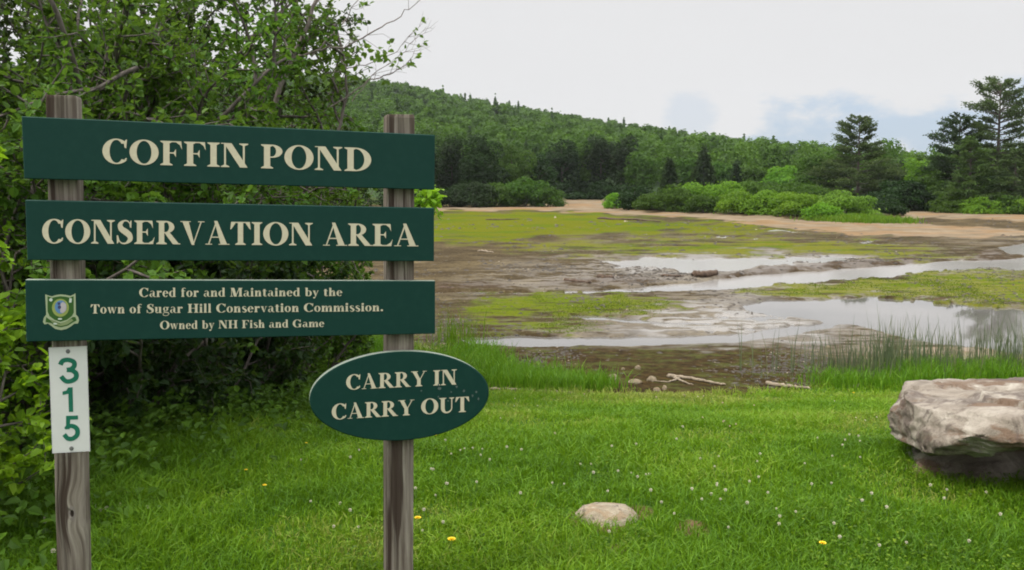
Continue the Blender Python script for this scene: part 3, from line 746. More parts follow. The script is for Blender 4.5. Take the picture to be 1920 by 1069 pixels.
def shrub(name, X, Y, H, mat, label, seed, spread=.5, stems=7, lean=(0, 0), lsize=.075, lpn=3, kids=(9, 6), levels=2, ratio=.38, cat='shrub', bark='bark', group='shrubs of the thicket left of the lawn', start=(.12, .2), r0=.016):
    rng = np.random.default_rng(seed); z0 = float(ground_z(X, Y)); root = empty(name, (X, Y, z0)); tag(root, label, cat, group)
    cf = dict(seg=.13, wander=.13, up=(.02, .01, 0, 0), levels=levels, kids=kids, start=start, ratio=ratio, leaf_lvl=1 if levels == 2 else 2, lpn=lpn, lsize=lsize, at=(X, Y))
    tubes = Tubes(); lf = []
    for i in range(stems):
        a = 6.283 * i / stems + rng.uniform(-.4, .4); s = spread * rng.uniform(.3, 1.1)
        d = nrm(np.array([math.cos(a) * s + lean[0], math.sin(a) * s + lean[1], 1.0]))
        grow(rng, np.array([math.cos(a) * .12, math.sin(a) * .12, -.05]), d, H * rng.uniform(.8, 1.1), r0 * H ** .6, 0, cf, tubes, lf)
    P = np.array([q[0] for q in lf]); A = np.array([q[1] for q in lf]); S = np.array([q[2] for q in lf])
    ok = P[:, 2] > .02; P, A, S = P[ok], A[ok], S[ok]
    Nn = nrm(np.array([0, 0, 1.0]) + rng.normal(0, .45, P.shape))
    V, Q = leaves6(P, A, Nn, S, .74, .12, .15)
    clump = fbm(P[:, 0] * 2.5 + seed, P[:, 2] * 2.5 + P[:, 1], seed)
    v = np.clip(.1 + clump * .75 + rng.normal(0, .17, len(P)), 0, 1)
    obj('foliage', mesh_np('foliage', V, Q, MAT[mat], var=np.repeat(v, 6)), root)
    obj('stems', tubes.mesh('stems', MAT[bark]), root)
    return len(P)
nl = 0
for a in [
    # X, Y, H, mat, label, seed, spread, stems, lean, lsize, lpn
    (-2.95, 4.05, 1.25, 'leaf_bright', 'bright yellow green shrub at the left edge beside the number plate', 1, .55, 6, (0, 0), .075, 2),
    (-3.35, 4.9, 1.9, 'leaf_bright', 'leafy bright shrub behind the left sign post', 2, .45, 6, (0, 0), .075, 2),
    (-3.45, 5.6, 2.3, 'leaf_alder', 'green shrub reaching up behind the crest on the bottom board', 3, .45, 7, (0, 0), .075, 2),
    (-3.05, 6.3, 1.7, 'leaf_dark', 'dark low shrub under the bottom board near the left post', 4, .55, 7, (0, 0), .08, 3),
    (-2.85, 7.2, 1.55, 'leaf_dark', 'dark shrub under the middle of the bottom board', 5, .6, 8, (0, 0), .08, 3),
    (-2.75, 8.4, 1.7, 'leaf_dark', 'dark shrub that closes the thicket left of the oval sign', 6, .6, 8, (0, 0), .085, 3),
    (-3.3, 9.4, 2.6, 'leaf_alder', 'green shrub behind the word CONSERVATION', 7, .5, 8, (0, 0), .085, 2),
    (-4.0, 6.9, 3.2, 'leaf_alder', 'tall alder behind the left end of the top board', 8, .35, 6, (0, 0), .08, 2),
    (-4.9, 7.6, 4.8, 'leaf_alder', 'tall dense alder rising above the left post out of the top of the photo', 9, .35, 6, (0, 0), .085, 2),
    (-4.6, 9.2, 5.4, 'leaf_alder', 'tall alder with sky showing between its leaves above COFFIN', 10, .35, 6, (.05, 0), .085, 2),
    (-3.75, 8.7, 5.0, 'leaf_alder', 'slender alder above the letters of COFFIN with a leafy top at the upper edge', 20, .22, 4, (.02, 0), .085, 2),
    (-4.0, 9.9, 5.3, 'leaf_alder', 'slender alder above the gap between the words of the top board', 21, .25, 4, (.06, 0), .085, 2),
    (-6.2, 8.8, 5.8, 'leaf_dark', 'tallest dark alder in the top left corner', 12, .3, 6, (0, 0), .09, 2),
    (-5.2, 11.2, 6.2, 'leaf_alder', 'tall alder farther back above the word COFFIN', 13, .35, 6, (.05, 0), .09, 2),
    (-4.1, 10.6, 4.4, 'leaf_alder', 'alder farther back above the word POND', 14, .3, 6, (.03, 0), .09, 2),
    (-3.7, 11.9, 2.9, 'leaf_alder', 'shrub behind the right half of the top board', 15, .5, 8, (.1, 0), .09, 2),
    (-2.9, 10.9, 1.9, 'leaf_alder', 'shrub behind the gap under the word POND', 16, .6, 8, (0, 0), .09, 3),
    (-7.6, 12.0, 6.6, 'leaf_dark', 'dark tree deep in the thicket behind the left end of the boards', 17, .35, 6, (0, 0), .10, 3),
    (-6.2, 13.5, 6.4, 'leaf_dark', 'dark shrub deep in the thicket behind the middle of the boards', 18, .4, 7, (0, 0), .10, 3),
    ]:
    X, Y, H, mat, lab, seed, spr, st, ln, ls, lpn = a
    nl += shrub('shrub' if H < 3 else 'alder', X, Y, H, mat, lab, seed, spr, st, ln, ls * .78, lpn + 1 + 2 * (H > 3), kids=(15, 9) if H > 3 else (10, 7), cat='shrub' if H < 3 else 'tree')
# the half bare tree that leans out over the sign
def bare_tree():
    rng = np.random.default_rng(44); X, Y = -3.1, 9.6; z0 = float(ground_z(X, Y)); root = empty('leaning_tree', (X, Y, z0))
    tag(root, 'half bare grey tree leaning right above the sign with thin twigs against the sky', 'tree')
    off = np.array([X, Y, z0]); t = Tubes(); tw = Tubes(); lf = []
    def pl(pts, Y0=9.6): return [at_depth(x, y, Y0 + dy) - off for x, y, dy in pts]
    def limb(pts, r0, r1, tt):
        pts = np.array(pl(pts)); s = np.linspace(0, 1, len(pts)); f = np.linspace(0, 1, len(pts) * 4)
        p = np.stack([np.interp(f, s, pts[:, k]) for k in range(3)], -1); p[1:-1] += rng.normal(0, .010, p[1:-1].shape)
        tt.add(p, np.linspace(r0, r1, len(p)), 6); return p
    trunk = limb([(470, 640, 0), (480, 420, 0), (500, 240, .1), (540, 125, .1), (578, 45, .1), (604, -30, .1), (640, -120, .1)], .045, .014, t)
    l1 = limb([(548, 110, .1), (600, 92, 0), (645, 88, -.1), (700, 60, -.2), (755, 28, -.2), (792, -4, -.2)], .014, .003, t)
    l2 = limb([(585, 105, .1), (625, 65, .3), (652, 30, .4), (680, -20, .4)], .012, .003, t)
    l3 = limb([(600, 140, .2), (640, 130, .2), (690, 122, .2), (740, 100, .2), (772, 65, .2)], .008, .002, t)
    l4 = limb([(620, 200, .2), (690, 150, .2), (735, 138, .2), (765, 118, .1), (790, 95, .1)], .010, .002, t)
    l5 = limb([(470, 130, 0), (520, 85, .2), (560, 50, .3), (590, 0, .3)], .012, .004, t)
    l6 = limb([(660, 190, .2), (700, 140, .3), (760, 95, .3), (800, 50, .3)], .007, .0015, t)
    for l, k in ((l1, 9), (l2, 9), (l3, 8), (l4, 8), (l5, 7), (trunk, 8), (l6, 8)):
        for j in range(k):
            b = l[rng.integers(len(l) // 3, len(l))]; dv = nrm(np.array([rng.uniform(.1, 1.0), rng.normal(0, .5), rng.uniform(-.15, .9)]))
            L = rng.uniform(.12, .42); p = [b]
            for q in range(4): dv = nrm(dv + rng.normal(0, .25, 3)); p.append(p[-1] + dv * L / 4)
            tw.add(p, np.linspace(.003, .0012, 5), 4)
            if rng.random() < .45:
                for q in range(rng.integers(2, 5)): lf.append((p[-1 - rng.integers(0, 2)], dv + rng.normal(0, .7, 3), rng.uniform(.05, .09)))
            if rng.random() < .5:
                dv2 = nrm(dv + rng.normal(0, .6, 3)); tw.add([p[2], p[2] + dv2 * L * .25, p[2] + dv2 * L * .5 + rng.normal(0, .02, 3)], [.002, .0015, .001], 4)
    for x, y, n, s in [(640, 120, 26, 26), (600, 118, 30, 26), (560, 36, 14, 16), (548, 20, 10, 14), (660, 10, 8, 14), (705, 100, 12, 12), (678, 98, 10, 10), (725, 115, 10, 10), (590, 30, 10, 12), (520, 100, 40, 30), (560, 130, 40, 28), (490, 60, 40, 34), (470, 100, 50, 34)]:
        c = at_depth(x, y, 9.7) - off
        for q in range(n): lf.append((c + rng.normal(0, s / F * 9.7, 3), rng.normal(0, 1, 3) + [0, 0, -.2], rng.uniform(.06, .10)))
    P = np.array([q[0] for q in lf]); A = np.array([q[1] for q in lf]); S = np.array([q[2] for q in lf])
    V, Q = leaves6(P, A, nrm(np.array([0, -.4, .8]) + rng.normal(0, .5, P.shape)), S, .7, .1, .15)
    obj('trunk', t.mesh('trunk', MAT['twig']), root); obj('twigs', tw.mesh('twigs', MAT['twig']), root)
    obj('foliage', mesh_np('foliage', V, Q, MAT['leaf_alder'], var=np.repeat(np.clip(rng.normal(.75, .2, len(P)), 0, 1), 6)), root)
bare_tree()
# the sapling whose top shows right of the post between the boards
def sapling():
    rng = np.random.default_rng(55); X, Y = -1.12, 8.2; z0 = float(ground_z(X, Y)); root = empty('sapling', (X, Y, z0)); off = np.array([X, Y, z0])
    tag(root, 'bright leafy sapling top beside the right post between the upper boards', 'sapling'); t = Tubes(); lf = []
    a = np.array([0, 0, -.05]); tip = at_depth(800, 366, 8.2) - off; mid = at_depth(752, 470, 8.2) - off; m2 = at_depth(772, 400, 8.2) - off
    t.add([a, mid * .5 + [.0, 0, 0], mid, m2, tip], [.012, .010, .008, .006, .002], 6)
    for x, y, n, sd in [(802, 372, 46, 17), (818, 382, 22, 10), (785, 362, 26, 13), (790, 378, 26, 14), (812, 366, 22, 12), (828, 402, 5, 7)]:
        c = at_depth(x, y, 8.2) - off; t.add([m2 if y < 395 else tip, (m2 + c) / 2 + rng.normal(0, .02, 3), c], [.004, .003, .0015], 4)
        for q in range(n): lf.append((c + rng.normal(0, sd * .75 / F * 8.2, 3), rng.normal(0, .8, 3) + [.3, 0, .1], rng.uniform(.05, .085)))
    P = np.array([q[0] for q in lf]); A = np.array([q[1] for q in lf]); S_ = np.array([q[2] for q in lf])
    V, Q = leaves6(P, A, nrm(np.array([0, -.3, .9]) + rng.normal(0, .45, P.shape)), S_, .72, .12, .15)
    obj('foliage', mesh_np('foliage', V, Q, MAT['leaf_bright'], var=np.repeat(np.clip(rng.normal(.65, .2, len(P)), 0, 1), 6)), root)
    obj('stem', t.mesh('stem', MAT['bark']), root)
sapling()
print('thicket leaves', nl)

# ---------------------------------------------------------------- grass
rng = np.random.default_rng(9)
def blades(P, h, wd, lean, rng, var):
    n = len(P); a = rng.uniform(0, 2 * math.pi, n); D = np.stack([np.cos(a), np.sin(a), 0 * a], -1)
    b = rng.uniform(0, 2 * math.pi, n); S = np.stack([np.cos(b), np.sin(b), 0 * b], -1) * wd[:, None]
    U = np.array([0, 0, 1.0]); L = lean[:, None]; h = h[:, None]
    m1 = P + U * h * .55 + D * h * L * .25; tp = P + U * h * (1 - .25 * L) + D * h * L
    V = np.stack([P - S, P + S, m1 - S * .8, m1 + S * .8, tp - S * .08, tp + S * .08], 1).reshape(-1, 3)
    o = np.arange(n)[:, None] * 6
    Q = np.concatenate([o + np.array([[0, 1, 3, 2]]), o + np.array([[2, 3, 5, 4]])], 0)
    return V, Q, np.repeat(var, 6)
def thicket_edge(Y): return np.interp(Y, [3, 4.3, 5, 6, 7, 8, 9.5, 13], [-2.5, -2.55, -2.5, -2.4, -2.3, -2.1, -2.0, -2.0])
n = 400000
Y = 2.4 * (18.0 / 2.4) ** rng.random(n); X = (rng.random(n) * 1.82 - .74) * (Y + .6)
Z = ground_z(X, Y); qx, qy = project(np.stack([X, Y, Z], -1))
keep = qy + (fbm(X * 1.5, Y * 1.5, 61) - .5) * 18 + np.abs(rng.normal(0, 5, n)) * (fbm(X * 2.5, Y * 2.5, 62) > .5) > np.interp(qx, *LAWN_EDGE)
keep &= X > thicket_edge(Y) - 1.6
keep &= rng.random(n) > bare_at(X, Y) * .8
X, Y, Z, qx, qy = X[keep], Y[keep], Z[keep], qx[keep], qy[keep]
nearb = np.clip(1 - (X - thicket_edge(Y)) / .9, 0, 1)
hn = fbm(X * 2.2, Y * 2.2, 71)
h = (.035 + .075 * hn) * rng.uniform(.6, 1.5, len(X)) + nearb * rng.uniform(.02, .22, len(X)) * np.clip(hn * 1.6, 0, 1)
h += np.clip(1 - np.abs(qy - np.interp(qx, *LAWN_EDGE)) / 8, 0, 1) * rng.uniform(0, .1, len(X))
wild = (qx > 540) & (qx < 880) & (qy < 720)
h = np.where(wild, h + rng.uniform(.05, .32, len(X)), h)
patch = fbm(X * .75, Y * .75, 81, 3)
worn = np.clip((fbm(X * 1.2 + 5, Y * 1.2, 83, 3) - .60) / .12, 0, 1)
var = np.clip(-.12 + 1.05 * patch + .45 * np.clip((Y - 5) / 7, 0, 1) + rng.normal(0, .14, len(X)) - .2 * nearb + .1 * wild + worn * rng.random(len(X)) * .6, 0, 1)
h *= 1 - .45 * worn
V, Q, va = blades(np.stack([X, Y, Z - .005], -1), h, (.0016 + .00034 * Y) * rng.uniform(.7, 1.4, len(X)), rng.uniform(.15, 1.1, len(X)), rng, var)
tag(obj('lawn_grass', mesh_np('lawn_grass', V, Q, MAT['grass'], var=va)), 'short uneven green grass of the lawn in front of the pond', 'grass', kind='stuff')
# clover and plantain leaves in the lawn, weeds along the thicket
n = 42000
Y = 2.9 * (12.5 / 2.9) ** rng.random(n); X = (rng.random(n) * 1.46 - .70) * (Y + .6); Z = ground_z(X, Y)
cl = fbm(X * 1.7 + 9, Y * 1.7, 91); qx, qy = project(np.stack([X, Y, Z], -1))
keep = (cl > .47) & (qy > np.interp(qx, *LAWN_EDGE) + 6); X, Y, Z = X[keep], Y[keep], Z[keep]
P = np.stack([X, Y, Z + rng.uniform(.02, .06, len(X))], -1)
Nn = nrm(np.array([0, 0, 1.0]) + rng.normal(0, .3, P.shape)); A = np.cross(Nn, rng.normal(0, 1, P.shape))
V, Q = leaves6(P, A, Nn, rng.uniform(.009, .021, len(P)) * (1 + Y * .04), .8)
tag(obj('clover_leaves', mesh_np('clover_leaves', V, Q, MAT['grass'], var=np.repeat(np.clip(rng.normal(.4, .2, len(P)), 0, 1), 6))), 'low clover leaves spread through the lawn', 'clover', kind='stuff')
n = 9000
Y = 3.2 + rng.random(n) * 6.5; X = thicket_edge(Y) - .75 + rng.normal(.25, .42, n)
Z = ground_z(X, Y); hh = rng.uniform(.03, .38, n) * np.clip(1 - (X - thicket_edge(Y)) / .8, .1, 1)
P = np.stack([X, Y, Z + hh], -1); Nn = nrm(np.array([0, -.2, 1.0]) + rng.normal(0, .4, P.shape)); A = np.cross(Nn, rng.normal(0, 1, P.shape))
V, Q = leaves6(P, A, Nn, rng.uniform(.03, .085, n), .62)
tag(obj('weeds', mesh_np('weeds', V, Q, MAT['leaf_alder'], var=np.repeat(np.clip(rng.normal(.55, .22, n), 0, 1), 6))), 'leafy weeds along the foot of the thicket', 'weeds', kind='stuff')

def tuft_field(name, pts_px, n, hmin, hmax, mat, label, cat, seed, wd=.006, lean=(.1, .7), kind='stuff', spread=.6):
    rng = np.random.default_rng(seed)
    q = np.array([ground_hit(x, y) for x, y in pts_px]); k = rng.integers(0, len(q), n)
    sp = spread * (.22 + .012 * q[k, 1])
    X = q[k, 0] + rng.normal(0, 1, n) * sp; Y = q[k, 1] + rng.normal(0, 1, n) * sp * 1.2; Z = ground_z(X, Y)
    h = rng.uniform(hmin, hmax, n) * (.55 + .75 * fbm(X * 1.3, Y * 1.3, seed))
    V, Q, va = blades(np.stack([X, Y, Z - .02], -1), h, wd * rng.uniform(.6, 1.4, n), rng.uniform(*lean, n), rng, np.clip(rng.normal(.5, .22, n), 0, 1))
    return tag(obj(name, mesh_np(name, V, Q, MAT[mat], var=va)), label, cat, kind=kind)
tuft_field('tall_grass', [(840,690),(870,700),(900,690),(930,700),(960,705),(1000,712),(1040,718),(1080,722),(1110,728),(880,715),(940,722),(1000,728),(1060,730),(850,670),(890,672),(920,684)], 7500, .14, .46, 'tallgrass', 'tall bright grass clump at the pond edge beside the oval sign', 'grass', 5)
tuft_field('tall_grass', [(580,672),(620,668),(660,672),(700,680),(640,695),(690,700),(600,690)], 4200, .25, .7, 'tallgrass', 'tall bright grass behind the sign under the bottom board', 'grass', 6)
tuft_field('tall_grass', [(850,640),(856,645)], 160, .4, .8, 'tallgrass', 'thin tall grass tuft by the right end of the bottom board', 'grass', 16, lean=(.05, .35))
tuft_field('reeds', [(1560,700),(1600,698),(1640,695),(1680,690),(1640,710),(1720,690),(1760,690),(1800,688),(1850,686),(1900,684),(1590,712),(1680,705),(1750,705),(1830,702),(1900,700)], 850, .30, .95, 'reed', 'grey green reeds standing at the pond edge behind the boulder', 'reeds', 7, wd=.0065, lean=(.02, .28))
tuft_field('reeds', [(1424,700),(1528,705),(1530,712),(1500,715),(1480,690)], 46, .5, 1.15, 'reed', 'few thin reed stems standing apart left of the reed bed', 'reeds', 8, wd=.005, lean=(.02, .2))
tuft_field('reeds', [(1906,690),(1912,695),(1660,692),(1740,700),(1650,702)], 200, .7, 1.25, 'reed', 'taller dark reed bunches in the reed bed', 'reeds', 18, wd=.007, lean=(.02, .2))
tuft_field('shore_grass', [(1690,704),(1720,702),(1760,708),(1800,705),(1740,716),(1690,716),(1640,722),(1570,722),(1850,705),(1900,705)], 6000, .12, .42, 'tallgrass', 'bright shore grass between the reeds and the lawn', 'grass', 9)
tuft_field('shore_grass', [(1600,414),(1620,415),(1640,416),(1660,416),(1560,412)], 7000, .25, .75, 'tallgrass', 'low bright grass at the sandy tip of the peninsula', 'grass', 10, wd=.03, spread=1.0)
tuft_field('boulder_grass', [(1668,846),(1690,868),(1715,890),(1745,908),(1780,922),(1820,930),(1860,936),(1900,940),(1940,942)], 900, .04, .13, 'grass', 'longer grass growing up around the foot of the boulder', 'grass', 12, wd=.003, spread=.2)

# pond weed on the bed and the litter of clods, chips and shells the water left behind
rng = np.random.default_rng(31)
def scatter(weight, n):
    wgt = (weight * (YY > 12.5) * (YY < 75) * (np.abs(AA) < .72)).ravel(); wgt = np.clip(wgt, 0, None); k = rng.choice(len(wgt), n, p=wgt / wgt.sum())
    r_, c_ = np.unravel_index(k, XX.shape); r_ = np.clip(r_, 0, nr - 2); c_ = np.clip(c_, 0, nc - 2); a, b = rng.random(n), rng.random(n)
    bl = lambda G_: (G_[r_, c_] * (1 - a) + G_[r_ + 1, c_] * a) * (1 - b) + (G_[r_, c_ + 1] * (1 - a) + G_[r_ + 1, c_ + 1] * a) * b
    return np.stack([bl(XX), bl(YY), bl(ZZ)], -1)
clump = np.clip((fbm(XX * .9, YY * .35, 97, 5) - .42) * 5, .03, 1)
P = scatter(np.clip(grn * 1.6 - .25 + .10 * wet * clump, .0, 1) * clump * (1 - wl) * (1 - snd) * np.clip((36 - YY) / 8, 0, 1), 13000); Yp = P[:, 1]
V, Q, va = blades(P, rng.uniform(.008, .034, len(P)) * (Yp / 24) ** .5, .0011 * Yp * rng.uniform(.5, 1.3, len(P)) * .5, rng.uniform(.2, 1.2, len(P)), rng, np.clip(rng.normal(.42, .25, len(P)), 0, 1))
MAT['weed'] = leaf_mat('pond_weed_leaf', ((0, (.048, .0765, .006)), (.5, (.096, .1403, .0096)), (1, (.16, .17, .018))), .4, tcol=(.176, .238, .012))
tag(obj('pond_weed', mesh_np('pond_weed', V, Q, MAT['weed'], var=va)), 'low green and olive weed growing in patches over the drained pond bed', 'pond weed', kind='stuff')
def litter(name, P, smin, smax, mat, label):
    n = len(P); u = nrm(np.array([[1, 0, .1], [-.3, 1, 0], [-1, -.2, .1], [.2, -1, 0], [.1, .1, .8], [0, 0, -.5]]))
    sc3 = rng.uniform(.5, 1.5, (n, 1, 3)) * [1.4, 1.0, .55]; sz = (rng.uniform(smin, smax, n) * (P[:, 1] / 22))[:, None, None]
    V = (P[:, None, :] + u[None] * sc3 * sz * rng.uniform(.7, 1.3, (n, 6, 1))).reshape(-1, 3)
    f = np.array([[0, 1, 4], [1, 2, 4], [2, 3, 4], [3, 0, 4], [1, 0, 5], [2, 1, 5], [3, 2, 5], [0, 3, 5]])
    tag(obj(name, mesh_np(name, V, (np.arange(n)[:, None, None] * 6 + f[None]).reshape(-1, 3), mat)), label, 'debris', kind='stuff')
mcl, out = newmat('wet_clod'); tc = N('ShaderNodeTexCoord'); p = principled(Base_Color=ramp(noise(tc.outputs['Object'], .8, 4), (.3, (.016, .012, .008)), (.7, (.060, .046, .032))), Roughness=.7); lk(p.outputs[0], out.inputs[0])
mch, out = newmat('pale_chip'); tc = N('ShaderNodeTexCoord'); p = principled(Base_Color=ramp(noise(tc.outputs['Object'], 1.5, 4), (.35, (.15, .115, .075)), (.7, (.40, .35, .28))), Roughness=.8); lk(p.outputs[0], out.inputs[0])
cl2 = np.clip((fbm(XX * .5, YY * .22, 98, 5) - .45) * 5, .02, 1)
litter('mud_clods', scatter((.25 + .8 * clod_zone + .9 * dark + .8 * bankm) * cl2 * (1 - snd) * (1 - np.clip(wl, 0, .93)), 9000), .010, .050, mcl, 'dark clods of mud and rotten wood strewn over the pond bed')
litter('pale_litter', scatter((.12 + .5 * clod_zone + 1.2 * dark) * cl2 * (1 - wl), 650), .007, .022, mch, 'pale chips of wood and pebbles strewn over the pond bed')

# flowers
mw, out = newmat('clover_white'); p = principled(Base_Color=(.60, .57, .45), Roughness=.8); lk(p.outputs[0], out.inputs[0])
mpk, out = newmat('clover_pink'); p = principled(Base_Color=(.62, .46, .42), Roughness=.8); lk(p.outputs[0], out.inputs[0])
my, out = newmat('buttercup_yellow'); p = principled(Base_Color=(.85, .62, .02), Roughness=.5); lk(p.outputs[0], out.inputs[0])
mst, out = newmat('flower_stalk'); p = principled(Base_Color=(.07, .15, .03), Roughness=.7); lk(p.outputs[0], out.inputs[0])
def clover_mesh(mat, r=.011):
    rng = np.random.default_rng(2); n = 46
    d = nrm(rng.normal(0, 1, (n, 3)) + [0, 0, .25])
    P = d * r * .35; return mesh_np('flower_head', *leaves6(P, d, np.cross(d, rng.normal(0, 1, d.shape)), r * .85, .5), mat)
def petal_mesh(r=.02):
    a = np.arange(11) * 2 * math.pi / 11; d = np.stack([np.cos(a), np.sin(a), .35 + 0 * a], -1)
    V, Q = leaves6(np.zeros((11, 3)), d, np.tile([0, 0, 1.0], (11, 1)), r, .55)
    V2, Q2 = leaves6(np.zeros((11, 3)), d * [.8, .8, 2.4], np.tile([0.3, .2, 1.0], (11, 1)), r * .7, .5)
    return mesh_np('flower_head', np.concatenate([V, V2]), np.concatenate([Q, Q2 + len(V)]), my)
t = Tubes(); t.add([(0, 0, 0), (.003, .001, .05), (.002, .002, .1)], [.0013, .0011, .001], 5); stalk_me = t.mesh('stalk', mst)
heads = {'white clover': clover_mesh(mw), 'pink clover': clover_mesh(mpk), 'buttercup': petal_mesh()}
def flower(kind, x, y, s, label, group, name, hz=.1):
    q = ground_hit(x, y + 6); root = empty(name, (q[0], q[1], float(ground_z(q[0], q[1])))); tag(root, label, 'flower', group)
    o = obj('flower_head', heads[kind], root, (.002, .002, hz)); o.scale = (s, s, s)
    k = obj('stalk', stalk_me, root); k.scale = (1, 1, hz / .1)
rng = np.random.default_rng(66)
done = 0
while done < 115:
    x = rng.uniform(560, 1900); y = 745 + 300 * rng.random() ** 1.35
    if x < 930 and y < 830 or (x > 1650 and y < 930) or (x < 790 and rng.random() < .6): continue
    if vnoise(np.array(x / 110), np.array(y / 45), 3) < .42 and rng.random() < .75: continue
    pk = vnoise(np.array(x / 150), np.array(y / 60), 9) > .62 and y < 850
    flower('pink clover' if pk else 'white clover', x, y, rng.uniform(.5, .85),
           'small pinkish clover head in the upper part of the lawn' if pk else 'small white clover head in the lawn',
           'pink clover heads in the lawn' if pk else 'white clover heads in the lawn', 'clover_flower', rng.uniform(.05, .10)); done += 1
for x, y in [(182,970),(172,968),(200,974),(188,977),(84,1000),(100,1058),(32,955),(215,890),(240,886),(226,892),(42,906),(8,960),(225,968),(276,972),(85,995),(92,988)]:
    flower('white clover', x, y, .95, 'tiny white flower among the weeds at the foot of the left post', 'white flowers by the left post', 'clover_flower', .08)
for x, y, s, lab in [(783, 998, 1.0, 'yellow flower beside the foot of the right post'), (846, 1040, 1.15, 'yellow flower low in the lawn right of the right post'), (1541, 1047, 1.0, 'yellow flower at the bottom of the photo below the boulder'),
                     (1600, 743, .9, 'yellow flower at the upper lawn edge left of the boulder'), (496, 933, .7, 'yellow flower in the grass between the posts, the lower one'), (461, 902, .55, 'yellow flower in the grass between the posts near the thicket'),
                     (574, 848, .5, 'yellow flower at the thicket edge left of the oval sign'), (816, 832, .6, 'yellow flower just below the oval sign')]:
    flower('buttercup', x, y, s, lab, 'yellow flowers in the lawn', 'buttercup', .09)

# ---------------------------------------------------------------- stones, boulder, driftwood
def rock_mat(name, a, b, c, stain, s=1.0):
    m, out = newmat(name); tc = N('ShaderNodeTexCoord'); P = tc.outputs['Object']
    n1 = noise(P, 3.2 * s, 8, .65, .6); n2 = noise(mapping(P, (1, 1, 2.5), (3, 2, 1)), 2.0 * s, 6, .6, 1.0); n3 = noise(P, 38 * s, 5, .7)
    col = ramp(n1, (.30, a), (.50, b), (.68, c))
    col = mixc(M('MULTIPLY', smooth(n2, .50, .60), .85), col, stain)
    n5 = noise(mapping(P, (1, 1, .8), (8, 3, 5)), 1.7 * s, 7, .7, .8); col = mixc(M('MULTIPLY', smooth(n5, .53, .61), .7), col, (.075, .055, .048))
    col = mixc(M('MULTIPLY', smooth(n3, .55, .75), .45), col, (.09, .075, .06))
    p = principled(Base_Color=col, Roughness=.88, Normal=bump(M('ADD', M('MULTIPLY', n3, .7), n1), .8, .03), Specular_IOR_Level=.25)
    lk(p.outputs[0], out.inputs[0]); return m
MAT['boulder'] = rock_mat('boulder_stone', (.0798, .0627, .0454), (.2301, .1976, .1623), (.3851, .3516, .2995), (.126, .0791, .0506))
MAT['stone'] = rock_mat('field_stone', (.22, .18, .125), (.35, .30, .22), (.46, .41, .33), (.30, .22, .14), 3)

MAT['shore_stone'] = rock_mat('shore_stone', (.12, .095, .06), (.22, .18, .12), (.31, .265, .19), (.18, .125, .07), 3)

def stone(name, x, y, wpx, hpx, label, seed, group=None, mat='stone', flat=1.0, sink=.08):
    q = ground_hit(x, y); Y = q[1]; wv = wpx / F * Y / 2; hv = hpx / F * Y
    rng = np.random.default_rng(seed)
    import bmesh
    bm = bmesh.new(); bmesh.ops.create_icosphere(bm, subdivisions=3, radius=1)
    ax = nrm(rng.normal(0, 1, (9, 3))); cut = rng.uniform(.62, .95, 9)
    for v in bm.verts:
        p = np.array(v.co)
        for a_, c_ in zip(ax, cut):
            t_ = p @ a_
            if t_ > c_: p = p - a_ * (t_ - c_) * .85
        p = p * (1 + .08 * (vnoise(np.array(p[0] * 3 + seed), np.array(p[1] * 3 + p[2] * 2), seed) - .5))
        v.co = Vector((p[0] * wv, p[1] * wv * .8, p[2] * hv * flat))
    me = bpy.data.meshes.new(name); bm.to_mesh(me); bm.free(); me.materials.append(MAT[mat])
    me.polygons.foreach_set('use_smooth', [True] * len(me.polygons))
    o = obj(name, me, None, (q[0], q[1], float(ground_z(q[0], q[1])) + hv * sink)); o.rotation_euler = (0, 0, rng.uniform(-.4, .4))
    return tag(o, label, 'stone', group)
G = 'stones along the mud edge'
stone('lawn_stone', 1140, 972, 140, 50, 'flat tan stone half sunk in the lawn', 3, flat=1.0, sink=-.36)
for i, (x, y, a, b, lab) in enumerate([
    (1149, 712, 24, 11, 'round pale stone at the right end of the tall grass clump'), (1191, 718, 28, 7, 'flat tan stone on the mud right of the round pale stone'),
    (1196, 692, 13, 7, 'small stone farther out on the mud above the flat tan one'), (1168, 694, 8, 5, 'tiny stone left of the small one out on the mud'),
    (1222, 714, 20, 9, 'pale broken stone beside the left tip of the long driftwood'), (1246, 731, 12, 9, 'small white stone below the long driftwood'),
    (1232, 733, 16, 7, 'brownish stone touching the small white stone'), (1282, 745, 10, 6, 'tiny stone at the lawn edge below the driftwood'),
    (830, 651, 22, 8, 'flat tan stone beyond the oval sign, the right one'), (812, 660, 30, 9, 'flat tan stone just above the top of the oval sign'), (800, 654, 20, 7, 'tan stone against the right post above the oval sign'),
    (1410, 738, 9, 5, 'tiny stone by the short driftwood'), (1553, 652, 12, 4, 'small reddish stone on the mud among the thin reeds')]):
    stone('shore_stone', x, y, a, b, lab, 20 + i, G, mat='shore_stone')
for i, (x, y, a, b, lab) in enumerate([(1041, 409, 5, 4, 'white stone far out on the green pond bed, the left one'), (1172, 416, 5, 3, 'white stone far out on the green pond bed, the right one'), (1058, 527, 6, 5, 'pale stone on the mud bank'), (1176, 583, 6, 4, 'pale stone on the green patch')]):
    stone('pond_stone', x, y, a, b, lab, 60 + i, 'pale stones out on the pond bed')

